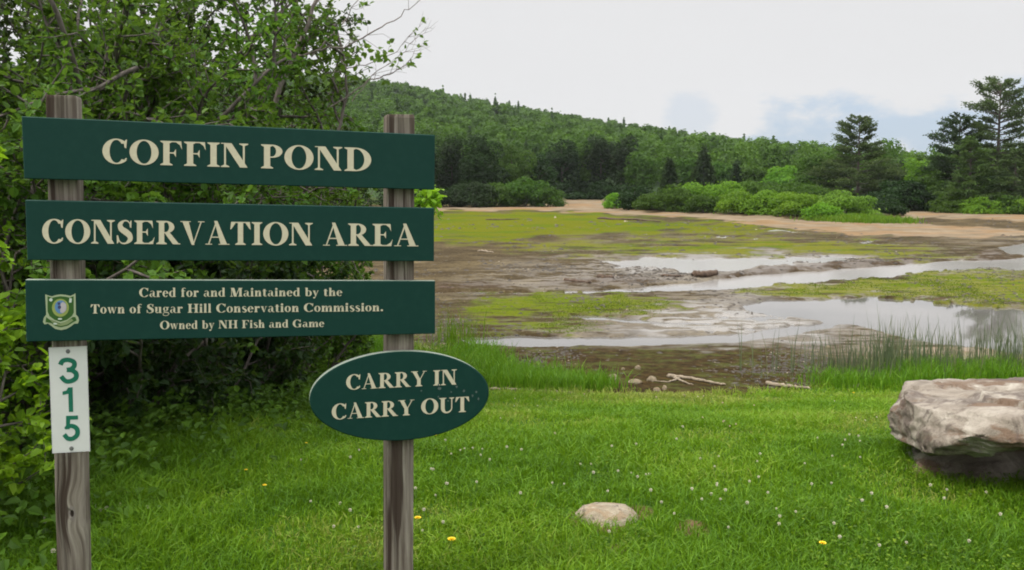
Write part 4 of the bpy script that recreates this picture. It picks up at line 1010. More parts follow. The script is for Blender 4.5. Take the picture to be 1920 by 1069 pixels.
def boulder():
    import bmesh
    def P(x, y, Y): return at_depth(x, y, Y)
    top = [P(1702,722,6.0), P(1694,744,5.5), P(1664,782,5.72), P(1668,812,5.72), P(1736,856,5.12), P(1800,768,5.0), P(1757,829,4.95), P(1820,815,4.74), P(1930,832,4.58), P(1915,775,4.68),
           P(2080,712,5.7), P(2130,770,4.62), P(2130,846,4.55), P(1900,709,6.15), P(1780,714,6.3), P(1742,800,6.5), P(2100,790,6.4), P(2160,760,5.6), P(2160,830,5.6)]
    g = lambda x, Y: np.array([x, Y, -.27])
    foot = [P(1738,845,5.42), P(1800,838,5.34), P(2120,850,5.25), P(1770,820,6.2), P(2100,810,6.2), g(2.60, 5.40), g(2.72, 5.12), g(3.0, 4.90), g(3.6, 4.84), g(4.3, 5.0), g(2.78, 6.1), g(4.3, 6.1)]
    bm = bmesh.new()
    for pts in (top, foot):
        vs_ = [bm.verts.new(p) for p in pts]
        r = bmesh.ops.convex_hull(bm, input=vs_)
        dead = [e for e in r['geom_interior'] if isinstance(e, bmesh.types.BMVert)]
        for v in dead: bm.verts.remove(v)
    me = bpy.data.meshes.new('hull'); bm.to_mesh(me); bm.free()
    tmp = bpy.data.objects.new('hull', me); C.objects.link(tmp)
    md = tmp.modifiers.new('remesh', 'REMESH'); md.mode = 'VOXEL'; md.voxel_size = .017
    dg = bpy.context.evaluated_depsgraph_get(); me2 = bpy.data.meshes.new_from_object(tmp.evaluated_get(dg))
    bpy.data.objects.remove(tmp); bpy.data.meshes.remove(me)
    n = len(me2.vertices); co = np.empty(n * 3, np.float32); me2.vertices.foreach_get('co', co); V = co.reshape(-1, 3).astype(float)
    nn = np.empty(n * 3, np.float32); me2.vertices.foreach_get('normal', nn); nn = nn.reshape(-1, 3)
    # split faces: each patch of the surface leans towards a plane of its own
    rg = np.random.default_rng(12); cen_ = V.mean(0); dr_ = nrm(rg.normal(0, 1, (46, 3)) * [1.3, 1, .8]); sel = np.array([np.argmax(nrm(V - cen_) @ q_) for q_ in dr_]); sp_, sn_ = V[sel], nrm(nn[sel] + rg.normal(0, .16, (46, 3)))
    dd = np.stack([((V - p_) ** 2).sum(1) for p_ in sp_], 1) + 10 * (1 - nn @ sn_.T).clip(0, 2) * .02; ce = dd.argmin(1)
    V = V - sn_[ce] * (((V - sp_[ce]) * sn_[ce]).sum(1).clip(-.030, .030) * .6)[:, None]
    a = fbm(V[:, 0] * 3.5 + V[:, 2] * 2.0, V[:, 1] * 3.5 + V[:, 2] * 3.5, 8, 4) - .5
    b = fbm(V[:, 0] * 11 + V[:, 2] * 7, V[:, 1] * 9 + V[:, 2] * 16, 18, 4) - .5
    led = np.abs(fbm(V[:, 0] * 1.6, V[:, 2] * 14 + V[:, 1] * 2, 28, 3) - .5)
    V = V + nn * (a * .05 + b * .030 - np.clip(.045 - led, 0, .045) * .35)[:, None]
    org = np.array([3.35, 5.4, float(ground_z(3.35, 5.4))])
    me2.vertices.foreach_set('co', (V - org).astype(np.float32).ravel()); me2.materials.clear(); me2.materials.append(MAT['boulder'])
    me2.polygons.foreach_set('use_smooth', [True] * len(me2.polygons)); me2.update(); me2.name = 'boulder'
    o = obj('boulder', me2, None, org); tag(o, 'big grey and rust stained boulder with a dark overhang on the lawn at right', 'boulder')
boulder()

def driftwood(name, pts, r0, r1, mat, label, cat, seed, branches=()):
    rng = np.random.default_rng(seed); t = Tubes()
    def line(pts, r0, r1):
        P = np.array([ground_hit(x, y) for x, y in pts]); P[:, 2] = ground_z(P[:, 0], P[:, 1]) + r0 * .7
        s = np.linspace(0, 1, len(P)); f = np.linspace(0, 1, len(P) * 5); q = np.stack([np.interp(f, s, P[:, k]) for k in range(3)], -1)
        q += rng.normal(0, r0 * .18, q.shape); rr = np.linspace(r0, r1, len(q)) * rng.uniform(.85, 1.15, len(q)); rr[0] *= .3; rr[-1] *= .3
        t.add(q, rr, 8)
    line(pts, r0, r1)
    for b in branches: line(b, r0 * .6, r0 * .2)
    return tag(obj(name, t.mesh(name, MAT[mat])), label, cat)
driftwood('driftwood_branch', [(1250,708),(1275,710),(1300,713),(1330,719),(1362,724)], .036, .018, 'driftwood', 'long bleached driftwood branch on the mud edge', 'driftwood', 1, [[(1275,711),(1255,718),(1225,716)], [(1262,709),(1285,719),(1300,723)]])
driftwood('driftwood_branch', [(1436,722),(1462,726),(1490,729),(1520,733)], .04, .018, 'driftwood', 'shorter tan driftwood branch nearer the boulder', 'driftwood', 2)
driftwood('driftwood_branch', [(1600,728),(1615,722),(1626,712)], .03, .012, 'driftwood', 'small pale stick at the foot of the reeds', 'driftwood', 3)
driftwood('fallen_pole', [(918,731),(980,734),(1040,737),(1081,740)], .026, .022, 'driftwood', 'straight pale pole lying at the upper lawn edge beside the oval sign', 'pole', 4)
driftwood('sunken_log', [(1298,519),(1322,519),(1347,518)], .13, .12, 'darkwood', 'short dark log lying in the shallow water', 'log', 5)
driftwood('sunken_log', [(1056,528),(1085,531),(1110,533)], .07, .03, 'darkwood', 'dark broken branch on the mud bank left of the short log', 'log', 6)
driftwood('sunken_log', [(1120,522),(1135,524),(1152,524)], .10, .07, 'darkwood', 'dark stump of wood on the mud bank above the broken branch', 'log', 7)
driftwood('sunken_log', [(1240,518),(1262,520),(1284,519)], .05, .03, 'darkwood', 'thin dark branch on the mud just left of the short log', 'log', 8)
driftwood('driftwood_branch', [(896,472),(910,473),(926,475)], .06, .03, 'driftwood', 'pale stick far out on the brown mud right of the sign', 'driftwood', 9)
driftwood('sunken_log', [(1120,411),(1165,413),(1200,414),(1240,417)], .13, .07, 'darkwood', 'long dark strip of sunken wood far out on the green pond bed', 'log', 10)
driftwood('sunken_log', [(910,413),(940,413),(975,412)], .08, .05, 'darkwood', 'thin dark strip of sunken wood on the green bed right of the sign', 'log', 11)
driftwood('sunken_log', [(822,541),(845,543),(872,541)], .05, .03, 'darkwood', 'dark root on the mud just right of the bottom board', 'log', 12)

# ---------------------------------------------------------------- lettering: bold roman capitals built from strokes
def rect(x0, y0, x1, y1): return [(x0, y0), (x1, y0), (x1, y1), (x0, y1)]
def serif(xc, w_, y, s, up=True, th=.035, br=.10):
    k = 1 if up else -1
    p = [(xc - w_ / 2, y), (xc + w_ / 2, y), (xc + w_ / 2, y + k * th), (xc + s / 2, y + k * br), (xc - s / 2, y + k * br), (xc - w_ / 2, y + k * th)]
    return p
def ringp(cx, cy_, rx, ry, tx, ty, a0=0, a1=360, n=40, ix=0):
    n = max(6, int(n * abs(a1 - a0) / 360)); out = []
    a = [R(a0 + (a1 - a0) * i / n) for i in range(n + 1)]
    o = [(cx + rx * math.cos(t), cy_ + ry * math.sin(t)) for t in a]; q = [(cx + ix + (rx - tx) * math.cos(t), cy_ + (ry - ty) * math.sin(t)) for t in a]
    for i in range(n): out.append([o[i], o[i + 1], q[i + 1], q[i]])
    return out
def diag(p, q, w0, w1=None):
    w1 = w0 if w1 is None else w1
    return [(p[0] - w0 / 2, p[1]), (p[0] + w0 / 2, p[1]), (q[0] + w1 / 2, q[1]), (q[0] - w1 / 2, q[1])]
def stroke(pts, ws, n=7):
    P = np.array(pts, float); m_ = len(P); out = []; W = np.array(ws, float); c = []; wl_ = []
    for i in range(m_ - 1):
        p0, p1, p2, p3 = P[max(i - 1, 0)], P[i], P[i + 1], P[min(i + 2, m_ - 1)]
        for t in np.linspace(0, 1, n, endpoint=(i == m_ - 2)):
            c.append(.5 * ((2 * p1) + (-p0 + p2) * t + (2 * p0 - 5 * p1 + 4 * p2 - p3) * t * t + (-p0 + 3 * p1 - 3 * p2 + p3) * t ** 3)); wl_.append(W[i] * (1 - t) + W[i + 1] * t)
    c = np.array(c); T = nrm(np.gradient(c, axis=0)); Nn = np.stack([-T[:, 1], T[:, 0]], -1) * np.array(wl_)[:, None] / 2
    a, b = c + Nn, c - Nn
    for i in range(len(c) - 1): out.append([tuple(a[i]), tuple(a[i + 1]), tuple(b[i + 1]), tuple(b[i])])
    return out
S, TN = .235, .05
def stem(x, y0=0, y1=1, s=S, w_=.46, top=True, bot=True):
    o = [rect(x - s / 2, y0, x + s / 2, y1)]
    if bot: o.append(serif(x, w_, y0, s))
    if top: o.append(serif(x, w_, y1, s, False))
    return o
def glyph(ch):
    s, t = S, TN
    if ch == 'I': return stem(.23), .46
    if ch == 'C': return ringp(.53, .5, .53, .52, .27, .05, 42, 318) + [[(.84, .66), (.90, .64), (.93, 1.0), (.88, .98), (.80, .86)]] + [[(.86, .14), (.93, .20), (.90, .25), (.84, .2)]], .97
    if ch == 'O': return ringp(.55, .5, .55, .52, .27, .05), 1.10
    if ch == 'G': return ringp(.53, .5, .53, .52, .27, .05, 42, 300) + [[(.84, .66), (.90, .64), (.93, 1.0), (.88, .98), (.80, .86)]] + [rect(.72, .02, .94, .44), serif(.83, .42, .46, .22, False)], 1.06
    if ch in 'FE':
        o = stem(.24) + [rect(.2, .955, .80, 1), [(.70, .955), (.83, .66), (.80, 1.0)], [(.6, .96), (.80, .96), (.82, .72), (.78, .82)], rect(.3, .485, .56, .535), [(.50, .51), (.60, .34), (.60, .68)]]
        if ch == 'E': o += [rect(.2, 0, .84, .045), [(.62, .04), (.84, .04), (.90, .32), (.80, .15)]]
        return o, (.84 if ch == 'F' else .92)
    if ch == 'N': return stem(.15, s=.07, w_=.32, top=False) + [rect(0, .965, .30, 1), diag((.86, 0), (.25, 1), .29)] + [rect(.825, 0.02, .895, 1), serif(.86, .34, 1, .07, False)], 1.05
    if ch == 'M': return stem(.14, s=.06, w_=.30, top=False) + [rect(0, .965, .30, 1), diag((.54, 0), (.26, 1), .29), diag((.54, 0), (.96, 1), .06, .10)] + stem(1.05, w_=.44), 1.28
    if ch == 'H': return stem(.24) + stem(.86) + [rect(.3, .48, .8, .53)], 1.10
    if ch == 'P': return stem(.24) + ringp(.42, .725, .40, .275, .24, .05, -90, 90) + [rect(.2, .95, .42, 1), rect(.3, .45, .42, .5)], .84
    if ch == 'R': return stem(.24) + ringp(.42, .735, .38, .265, .23, .05, -90, 90) + [rect(.2, .95, .42, 1), rect(.3, .47, .46, .52), diag((.88, .0), (.46, .52), .28, .24), rect(.76, 0, 1.06, .04)], 1.02
    if ch == 'D': return stem(.24) + ringp(.42, .5, .60, .5, .26, .05, -90, 90) + [rect(.2, .95, .42, 1), rect(.2, 0, .42, .05)], 1.04
    if ch == 'T': return stem(.45, top=False) + [rect(.04, .955, .86, 1), [(.0, .66), (.06, .70), (.24, .96), (.04, 1.0)], [(.90, .66), (.84, .70), (.66, .96), (.86, 1.0)]], .90
    if ch == 'A': return [diag((.14, 0), (.49, 1.0), .055, .06), diag((.82, 0), (.46, 1.03), .28, .14), rect(.26, .30, .70, .345), rect(0, 0, .30, .035), rect(.58, 0, 1.06, .035)], 1.05
    if ch == 'V': return [diag((.56, -.02), (.22, 1), .12, .28), diag((.56, -.02), (.92, 1), .05, .055), rect(0, .965, .46, 1), rect(.78, .965, 1.06, 1)], 1.05
    if ch == 'Y': return stem(.52, 0, .46, top=False) + [diag((.53, .40), (.22, 1), .22, .27), diag((.58, .42), (.90, 1), .06, .06), rect(0, .965, .46, 1), rect(.76, .965, 1.04, 1)], 1.03
    if ch == 'U': return [rect(.12, .32, .36, 1), serif(.24, .46, 1, .235, False), rect(.78, .32, .845, 1), serif(.81, .32, 1, .065, False)] + ringp(.482, .34, .362, .36, .24, .10, 180, 270) + ringp(.482, .34, .362, .36, .066, .10, 270, 360), .99
    if ch == 'S': return stroke([(.64, .80), (.50, .965), (.33, .97), (.18, .82), (.22, .64), (.42, .50), (.58, .36), (.60, .18), (.42, .03), (.22, .04), (.07, .20)], [.03, .05, .07, .20, .24, .27, .25, .20, .07, .05, .03]) + [[(.60, .70), (.66, .68), (.67, 1.0), (.62, .98), (.58, .88)], [(.02, .36), (.08, .36), (.14, .14), (.08, .04), (.03, .0)]], .74
    # lower case, x height .68
    xh, s, w_ = .68, .20, .34
    if ch == 'l': return stem(.17, 0, 1.02, s, w_, top=False) + [[(0, .985), (.07, 1.02), (.1, 1.02), (.1, .95)]], .36
    if ch == 'i': return stem(.17, 0, xh, s, w_, top=False) + [[(0, xh - .035), (.07, xh), (.1, xh), (.1, xh - .08)]] + ringp(.17, .88, .12, .12, .115, .115), .36
    if ch == '.': return ringp(.13, .11, .12, .12, .115, .115), .30
    if ch == 'o': return ringp(.31, .34, .31, .355, .19, .045), .64
    if ch == 'e': return ringp(.30, .34, .30, .355, .19, .045, 8, 322) + [rect(.12, .36, .58, .41)], .60
    if ch == 'c': return ringp(.30, .34, .30, .355, .19, .045, 40, 320), .58
    if ch == 'a': return [rect(.34, .08, .53, .48)] + ringp(.30, .46, .23, .235, .10, .05, 0, 150) + ringp(.25, .19, .22, .205, .15, .05, 80, 290) + ringp(.58, .09, .15, .10, .09, .06, 180, 320), .66
    if ch == 'd': return ringp(.31, .34, .31, .355, .19, .045, 50, 310) + [rect(.42, 0, .62, 1.02), [(.32, .985), (.40, 1.02), (.44, 1.02), (.44, .95)], rect(.55, 0, .71, .04)], .73
    if ch == 'b': return ringp(.38, .34, .31, .355, .19, .045, -130, 130) + [rect(.07, .02, .27, 1.02), [(-.02, .985), (.05, 1.02), (.1, 1.02), (.1, .95)]], .72
    if ch in 'hnmru':
        if ch == 'u': return [rect(.07, .2, .27, xh), rect(-.02, xh - .04, .1, xh), rect(.44, .0, .64, xh), rect(.36, xh - .04, .5, xh), rect(.6, 0, .73, .04)] + ringp(.27, .2, .20, .215, .12, .08, 180, 320), .75
        o = stem(.17, 0, 1.02 if ch == 'h' else xh, s, w_, top=False) + [[(0, (1.02 if ch == 'h' else xh) - .035), (.07, 1.02 if ch == 'h' else xh), (.1, 1.02 if ch == 'h' else xh), (.1, (1.02 if ch == 'h' else xh) - .08)]]
        if ch == 'r': return o + ringp(.42, .50, .17, .19, .11, .08, 55, 180) + ringp(.46, .58, .09, .10, .085, .095), .57
        def arch(x): return ringp(x + .21, .47, .19, .22, .12, .07, 20, 170) + [rect(x + .20, 0, x + .40, .50), serif(x + .30, .32, 0, s)]
        o += arch(.24)
        if ch == 'm': return o + arch(.64), 1.12
        return o, .74
    if ch == 't': return [rect(.10, .12, .30, .86), rect(0, .63, .44, .68)] + ringp(.29, .14, .19, .155, .13, .07, 180, 330), .46
    if ch == 'f': return stem(.20, 0, .80, s, w_, top=False) + [rect(.02, .63, .46, .68)] + ringp(.34, .80, .24, .22, .14, .06, 40, 180), .50
    if ch == 's': return stroke([(.44, .56), (.34, .66), (.20, .66), (.11, .56), (.16, .44), (.32, .32), (.42, .20), (.36, .06), (.20, .01), (.05, .13)], [.04, .05, .07, .14, .17, .18, .17, .12, .06, .05]), .51
    if ch == 'g': return ringp(.28, .45, .25, .235, .15, .045) + [rect(.42, .60, .62, .66)] + stroke([(.20, .26), (.11, .14), (.26, .08), (.50, .04), (.60, -.10), (.50, -.26), (.30, -.31), (.08, -.26), (.03, -.12), (.14, .04)], [.05, .07, .10, .10, .07, .05, .05, .06, .06, .05]), .63
    if ch == 'v': return [diag((.33, 0), (.14, xh), .08, .21), diag((.33, 0), (.54, xh), .05), rect(0, xh - .04, .28, xh), rect(.44, xh - .04, .64, xh)], .64
    if ch == 'y': return [diag((.33, 0), (.14, xh), .10, .21), diag((.22, -.24), (.54, xh), .06), rect(0, xh - .04, .28, xh), rect(.44, xh - .04, .64, xh)] + ringp(.15, -.20, .10, .09, .09, .08), .64
    if ch == 'w': return [diag((.30, 0), (.13, xh), .08, .20), diag((.30, 0), (.46, xh), .05), diag((.64, 0), (.47, xh), .08, .20), diag((.64, 0), (.84, xh), .05), rect(0, xh - .04, .26, xh), rect(.36, xh - .04, .58, xh), rect(.74, xh - .04, .94, xh)], .94
    if ch == ' ': return [], .34
    # number plate digits
    if ch == '1': return [rect(.30, 0, .52, 1), [(.02, .70), (.30, .74), (.30, .93), (.36, 1.0), (.30, 1.0), (.22, .88), (.02, .84)]], .62
    if ch == '3': return stroke([(.05, .74), (.14, .89), (.34, .93), (.54, .84), (.56, .68), (.44, .56), (.28, .53)], [.18] * 7) + stroke([(.28, .53), (.48, .50), (.62, .37), (.60, .19), (.42, .08), (.22, .09), (.06, .28)], [.17, .18, .19, .19, .18, .18, .18]), .70
    if ch == '5': return [rect(.16, .84, .62, 1.0), [(.14, .46), (.28, .46), (.32, .84), (.32, 1.0), (.16, 1.0)]] + stroke([(.10, .48), (.22, .57), (.40, .58), (.57, .45), (.57, .22), (.40, .08), (.20, .09), (.06, .26)], [.08, .16, .18, .19, .19, .18, .18, .18]), .70
    raise KeyError(ch)
def text_polys(s, track=.06):
    x = 0; out = []
    for ch in s:
        g, a = glyph(ch)
        out.append([[(px_ + x, py_) for px_, py_ in p] for p in g]); x += a + track
    return out, x - track
def union_tris(polys):
    co = []; fc = []
    for p in polys:
        ar = sum(p[i][0] * p[(i + 1) % len(p)][1] - p[(i + 1) % len(p)][0] * p[i][1] for i in range(len(p)))
        q = p if ar > 0 else p[::-1]
        fc.append(list(range(len(co), len(co) + len(q)))); co += [Vector(v) for v in q]
    r = delaunay_2d_cdt(co, [], fc, 0, 1e-5)
    vs_ = [tuple(v) for v in r[0]]
    def inside(x, y):
        for p in polys:
            c = False; j = len(p) - 1
            for i in range(len(p)):
                if (p[i][1] > y) != (p[j][1] > y) and x < (p[j][0] - p[i][0]) * (y - p[i][1]) / (p[j][1] - p[i][1]) + p[i][0]: c = not c
                j = i
            if c: return True
        return False
    keep = []
    for f in r[2]:
        x = sum(vs_[i][0] for i in f) / len(f); y = sum(vs_[i][1] for i in f) / len(f)
        if inside(x, y): keep.append(f)
    return vs_, keep
def slab_from_tris(vs, fs, mapf, front, back):
    """thin raised shape: front faces plus side walls"""
    n = len(vs); V = [mapf(x, y, front) for x, y in vs] + [mapf(x, y, back) for x, y in vs]; Fc = [tuple(f) for f in fs]
    ed = {}
    for f in fs:
        for i in range(len(f)): ed[(f[i], f[(i + 1) % len(f)])] = 1
    for a, b in ed:
        if (b, a) not in ed: Fc.append((b, a, a + n, b + n))
    return V, Fc

# ---------------------------------------------------------------- the sign
SO = np.array([-1.87, 3.15, 0]); SU = nrm(np.array([1.537, .45, 0])); SN = np.array([SU[1], -SU[0], 0])   # plane of the board faces
def on_sign(x, y, off=0.0):
    d = ray(x, y); p0 = SO + SN * off
    return EYE + d * ((p0 - EYE) @ SN / (d @ SN))
root_loc = np.array([-1.1, 3.45, 0.0])
root = empty('park_sign', root_loc); tag(root, 'green wooden conservation area sign on two weathered posts with an oval board and number plate', 'sign')

def paint(name, col, rough=.5, nscale=30, amt=.12):
    m, out = newmat(name); tc = N('ShaderNodeTexCoord'); n1 = noise(tc.outputs['Object'], nscale, 5, .6); n2 = noise(tc.outputs['Object'], 3.5, 4, .6)
    c = mixc(M('MULTIPLY', smooth(n1, .4, .8), amt), col, tuple(min(1, v * 1.8 + .02) for v in col))
    c = mixc(M('MULTIPLY', n2, amt), c, tuple(v * .6 for v in col))
    p = principled(Base_Color=c, Roughness=rough, Specular_IOR_Level=.18, Normal=bump(n1, .08, .003)); lk(p.outputs[0], out.inputs[0]); return m
MAT['sign_green'] = paint('sign_green_paint', (.004, .0357, .0278), .6)
MAT['cream'] = paint('cream_paint', (.5564, .5005, .37), .6, 60, .15)
MAT['cream_edge'] = paint('pale_board_edge', (.26, .30, .24), .7, 40, .3)
MAT['white'] = paint('white_plate', (.60, .60, .585), .4, 25, .05)
MAT['digit'] = paint('plate_green', (.013, .135, .085), .45, 25, .1)
MAT['bolt'] = paint('zinc_bolt', (.13, .13, .13), .4, 60, .3)

def board(name, quad, label, th=.038, mat='sign_green', off=0.0, edge='cream_edge'):
    """quad: TL TR BR BL; a plank with eased edges"""
    c = [on_sign(x, y, off) for x, y in quad]; e = .003
    cen = sum(c) / 4
    def inset(p, k):
        du = (cen - p) @ SU; dz = cen[2] - p[2]
        return p + SU * math.copysign(k, du) + np.array([0, 0, math.copysign(k, dz)])
    V = [inset(p, e) for p in c] + [p - SN * e for p in c] + [p - SN * (th - e) for p in c] + [inset(p, e) - SN * th for p in c]
    Fc = [(3, 2, 1, 0), (12, 13, 14, 15)]; mi = [0, 0]
    for k in range(3):
        for i in range(4):
            j = (i + 1) % 4; Fc.append((k * 4 + i, k * 4 + j, k * 4 + 4 + j, k * 4 + 4 + i)); mi.append(1 if (k == 1 and edge == 'top' and i == 0) else 0)
    o = obj(name, mesh_py(name, np.array(V) - root_loc, Fc, [MAT[mat], MAT['cream_edge']], mi=mi), root)
    if label: o['label'] = label
    return o
def lettering(s, parent, TL, TR, BR, BL, off=0.0, mat='cream', name='lettering', track=.06, label=None, raise_=.0016):
    gl, W_ = text_polys(s, track); V = []; Fc = []
    TL, TR, BR, BL = map(np.array, (TL, TR, BR, BL))
    def mp(x, y, o_):
        u = x / W_; b = BL * (1 - u) + BR * u; t = TL * (1 - u) + TR * u; q = b + (t - b) * y
        return on_sign(q[0], q[1], o_) - root_loc
    for polys in gl:
        if not polys: continue
        vs_, fs_ = union_tris(polys); v, f = slab_from_tris(vs_, fs_, mp, off + raise_, off - .0004)
        Fc += [tuple(i + len(V) for i in q) for q in f]; V += v
    o = obj(name, mesh_py(name, V, Fc, MAT[mat]), parent)
    if label: o['label'] = label
    return o
b1 = board('board', [(40, 218), (816, 253), (815, 356), (45, 335)], 'top green board reading COFFIN POND')
b2 = board('board', [(47, 375), (814, 390), (814, 490), (51, 488)], 'middle green board reading CONSERVATION AREA')
b3 = board('board', [(47, 525), (816, 527), (816, 626), (49, 641)], 'bottom green board with a crest and three small lines', edge='top')
lettering('COFFIN POND', b1, (192, 260), (697, 278), (697, 322), (192, 306), track=.055, name='lettering')
lettering('CONSERVATION AREA', b2, (79, 411), (784, 421), (784, 462), (79, 456), track=.045)
lettering('Cared for and Maintained by the', b3, (261, 540), (642, 540), (642, 555), (261, 557), track=.07, raise_=.001)
lettering('Town of Sugar Hill Conservation Commission.', b3, (170, 571), (719, 568), (719, 583.5), (170, 588), track=.07, raise_=.001)
lettering('Owned by NH Fish and Game', b3, (300, 602), (608, 599), (608, 613), (300, 617.5), track=.07, raise_=.001)

# the crest on the bottom board
def crest():
    def z(a, b): return (60 + a * 120 / 1283, 530 + b * 100 / 1069)
    cols = {'rim': (.33, .38, .24), 'dark': (.035, .095, .02), 'ring': (.26, .31, .09), 'blue': (.10, .21, .40), 'grey': (.42, .38, .40), 'navy': (.05, .05, .12), 'band': (.20, .25, .12), 'pale': (.5, .55, .5)}
    mats = [paint('crest_' + k, v, .5, 60, .1) for k, v in cols.items()]; idx = {k: i for i, k in enumerate(cols)}
    V = []; Fc = []; mi = []
    def add(pts, key, layer):
        vs_, fs_ = union_tris([[(a, -b) for a, b in pts]]); v, f = slab_from_tris(vs_, fs_, lambda a, b, o_: on_sign(*z(a, -b), o_) - root_loc, .0006 + .0004 * layer, 0)
        Fc.extend(tuple(i + len(V) for i in q) for q in f); mi.extend([idx[key]] * len(f)); V.extend(v)
    def circ(cx, cy_, rx, ry, n=28, a0=0, a1=360): return [(cx + rx * math.cos(R(a0 + (a1 - a0) * i / n)), cy_ + ry * math.sin(R(a0 + (a1 - a0) * i / n))) for i in range(n + (a1 - a0 < 360))]
    outer = [(265, 235), (330, 258), (400, 276), (480, 250), (575, 236), (680, 246), (770, 268), (830, 240), (872, 212), (880, 640), (925, 690), (942, 760), (920, 820), (850, 822), (790, 870), (700, 925), (580, 952), (470, 930), (390, 870), (325, 820), (250, 838), (220, 790), (240, 700), (285, 640)]
    add(outer, 'rim', 0)
    add([(310, 270), (400, 305), (500, 282), (575, 272), (660, 280), (760, 302), (835, 268), (838, 600), (800, 670), (700, 745), (570, 785), (450, 745), (350, 670), (312, 580)], 'dark', 1)
    add([(345, 735), (430, 765), (570, 818), (700, 770), (820, 690), (870, 690), (895, 760), (830, 790), (720, 860), (580, 895), (470, 870), (390, 810), (270, 790), (285, 690)], 'dark', 2)
    add([(350, 740), (560, 830), (790, 725), (830, 760), (710, 840), (580, 872), (480, 850), (400, 790)], 'band', 3)
    add(circ(570, 505, 170, 180), 'ring', 2)
    add(circ(575, 490, 118, 132), 'blue', 3)
    add([(575, 420), (620, 385), (680, 430), (692, 500), (670, 570), (620, 612), (570, 600), (560, 520)], 'grey', 4)
    add(circ(550, 492, 34, 36, 12), 'navy', 5); add([(510, 400), (560, 395), (570, 440), (520, 450)], 'navy', 4)
    add(circ(378, 345, 34, 34, 12), 'pale', 2); add([(750, 310), (800, 320), (790, 400), (740, 400)], 'pale', 2); add(circ(560, 728, 45, 18, 14), 'pale', 2); add(circ(465, 825, 40, 18, 12), 'pale', 4)
    o = obj('crest', mesh_py('crest', V, Fc, mats, mi=mi), b3); o['label'] = 'green and gold shield crest with a blue disc and a scroll'
crest()

# weathered posts
def wood_mat(name, knot):
    m, out = newmat(name); tc = N('ShaderNodeTexCoord'); P = tc.outputs['Object']
    sp = N('ShaderNodeSeparateXYZ'); lk(P, sp.inputs[0])
    kx, kz = knot
    dx = M('SUBTRACT', sp.outputs[0], kx); dz = M('MULTIPLY', M('SUBTRACT', sp.outputs[2], kz), .45)
    d = M('SQRT', M('ADD', M('MULTIPLY', dx, dx), M('MULTIPLY', dz, dz)))
    infl = M('POWER', 2.718, M('MULTIPLY', M('MULTIPLY', d, d), -700.0))
    # the grain bends round the knot
    cb = N('ShaderNodeCombineXYZ'); lk(M('ADD', sp.outputs[0], M('MULTIPLY', infl, M('MULTIPLY', d, 1.4))), cb.inputs[0]); lk(sp.outputs[1], cb.inputs[1]); lk(sp.outputs[2], cb.inputs[2])
    g1 = noise(mapping(cb.outputs[0], (1, 1, .045)), 38, 6, .62, .3); g2 = noise(mapping(cb.outputs[0], (1, 1, .02)), 110, 4, .6)
    crk = smooth(noise(mapping(cb.outputs[0], (1, 1, .03), (2, 5, 1)), 30, 3, .5), .575, .63)
    c = ramp(g1, (.30, (.0486, .0386, .0287)), (.46, (.1323, .1104, .0887)), (.66, (.3038, .27, .225)))
    c = mixc(M('MULTIPLY', smooth(g2, .45, .75), .3), c, (.28, .25, .225))
    c = mixc(M('MULTIPLY', smooth(noise(mapping(cb.outputs[0], (1, 1, .02), (7, 1, 3)), 17, 2, .5), .50, .60), .55), c, (.06, .040, .030))
    c = mixc(M('MULTIPLY', crk, .85), c, (.035, .022, .016))
    c = mixc(smooth(d, .016, .012), c, (.19, .165, .145)); c = mixc(smooth(d, .0075, .0055), c, (.025, .018, .014))
    h = M('SUBTRACT', M('ADD', g1, M('MULTIPLY', g2, .4)), M('MULTIPLY', crk, .8))
    p = principled(Base_Color=c, Roughness=.92, Specular_IOR_Level=.15, Normal=bump(h, .8, .006)); lk(p.outputs[0], out.inputs[0]); return m
def post(xtop, ytop, xbot, label, knot, seed, w_=.12):
    off = -.039
    pt = on_sign(xtop, ytop, off); pb = on_sign(xbot, 1060, off)
    ut = (pt - SO) @ SU; ub = (pb - SO) @ SU; sl = (ut - ub) / (pt[2] - pb[2])
    zt = pt[2]; org = SO + SU * (ub - sl * pb[2]) - SN * (.039 + w_ / 2); org[2] = 0
    k = 24; zs = np.concatenate([[-.25], np.linspace(0, zt - .012, 60), [zt - .004, zt]]); V = []; e = .006
    prof = []
    h = w_ / 2
    for (cx, cyy, a0) in ((h - e, -h + e, -90), (h - e, h - e, 0), (-h + e, h - e, 90), (-h + e, -h + e, 180)):
        for a in (0, 45, 90): prof.append((cx + e * math.cos(R(a0 + a)), cyy + e * math.sin(R(a0 + a))))
    prof = np.array(prof); k = len(prof); rng = np.random.default_rng(seed)
    for i, z in enumerate(zs):
        sc_ = 1 - (.05 if i == len(zs) - 1 else (.02 if i == len(zs) - 2 else 0))
        q = prof * sc_ + np.array([sl * z, 0]); q = q + (fbm(np.arange(k) * .7 + seed * 7, np.full(k, z * 1.5), seed) - .5)[:, None] * .003
        zz = np.full(k, z) + (rng.normal(0, .0015, k) if i >= len(zs) - 2 else 0)
        V.append(np.concatenate([q, zz[:, None]], 1))
    V = np.array(V).reshape(-1, 3); n = len(zs); Fc = [(i * k + j, i * k + (j + 1) % k, (i + 1) * k + (j + 1) % k, (i + 1) * k + j) for i in range(n - 1) for j in range(k)]
    Fc.append(tuple((n - 1) * k + j for j in range(k)))
    o = obj('post', mesh_py('post', V, Fc, wood_mat('weathered_post_wood', knot)), root, org - root_loc); o.rotation_euler = (0, 0, math.atan2(SU[1], SU[0])); o['label'] = label
    return o, org
pt, _ = post(114, 178, 134, 'left weathered post with a knot low down', (.012, .432), 3, .106)
post(752, 215, 750, 'right weathered post behind the oval board', (.3, .9), 8)

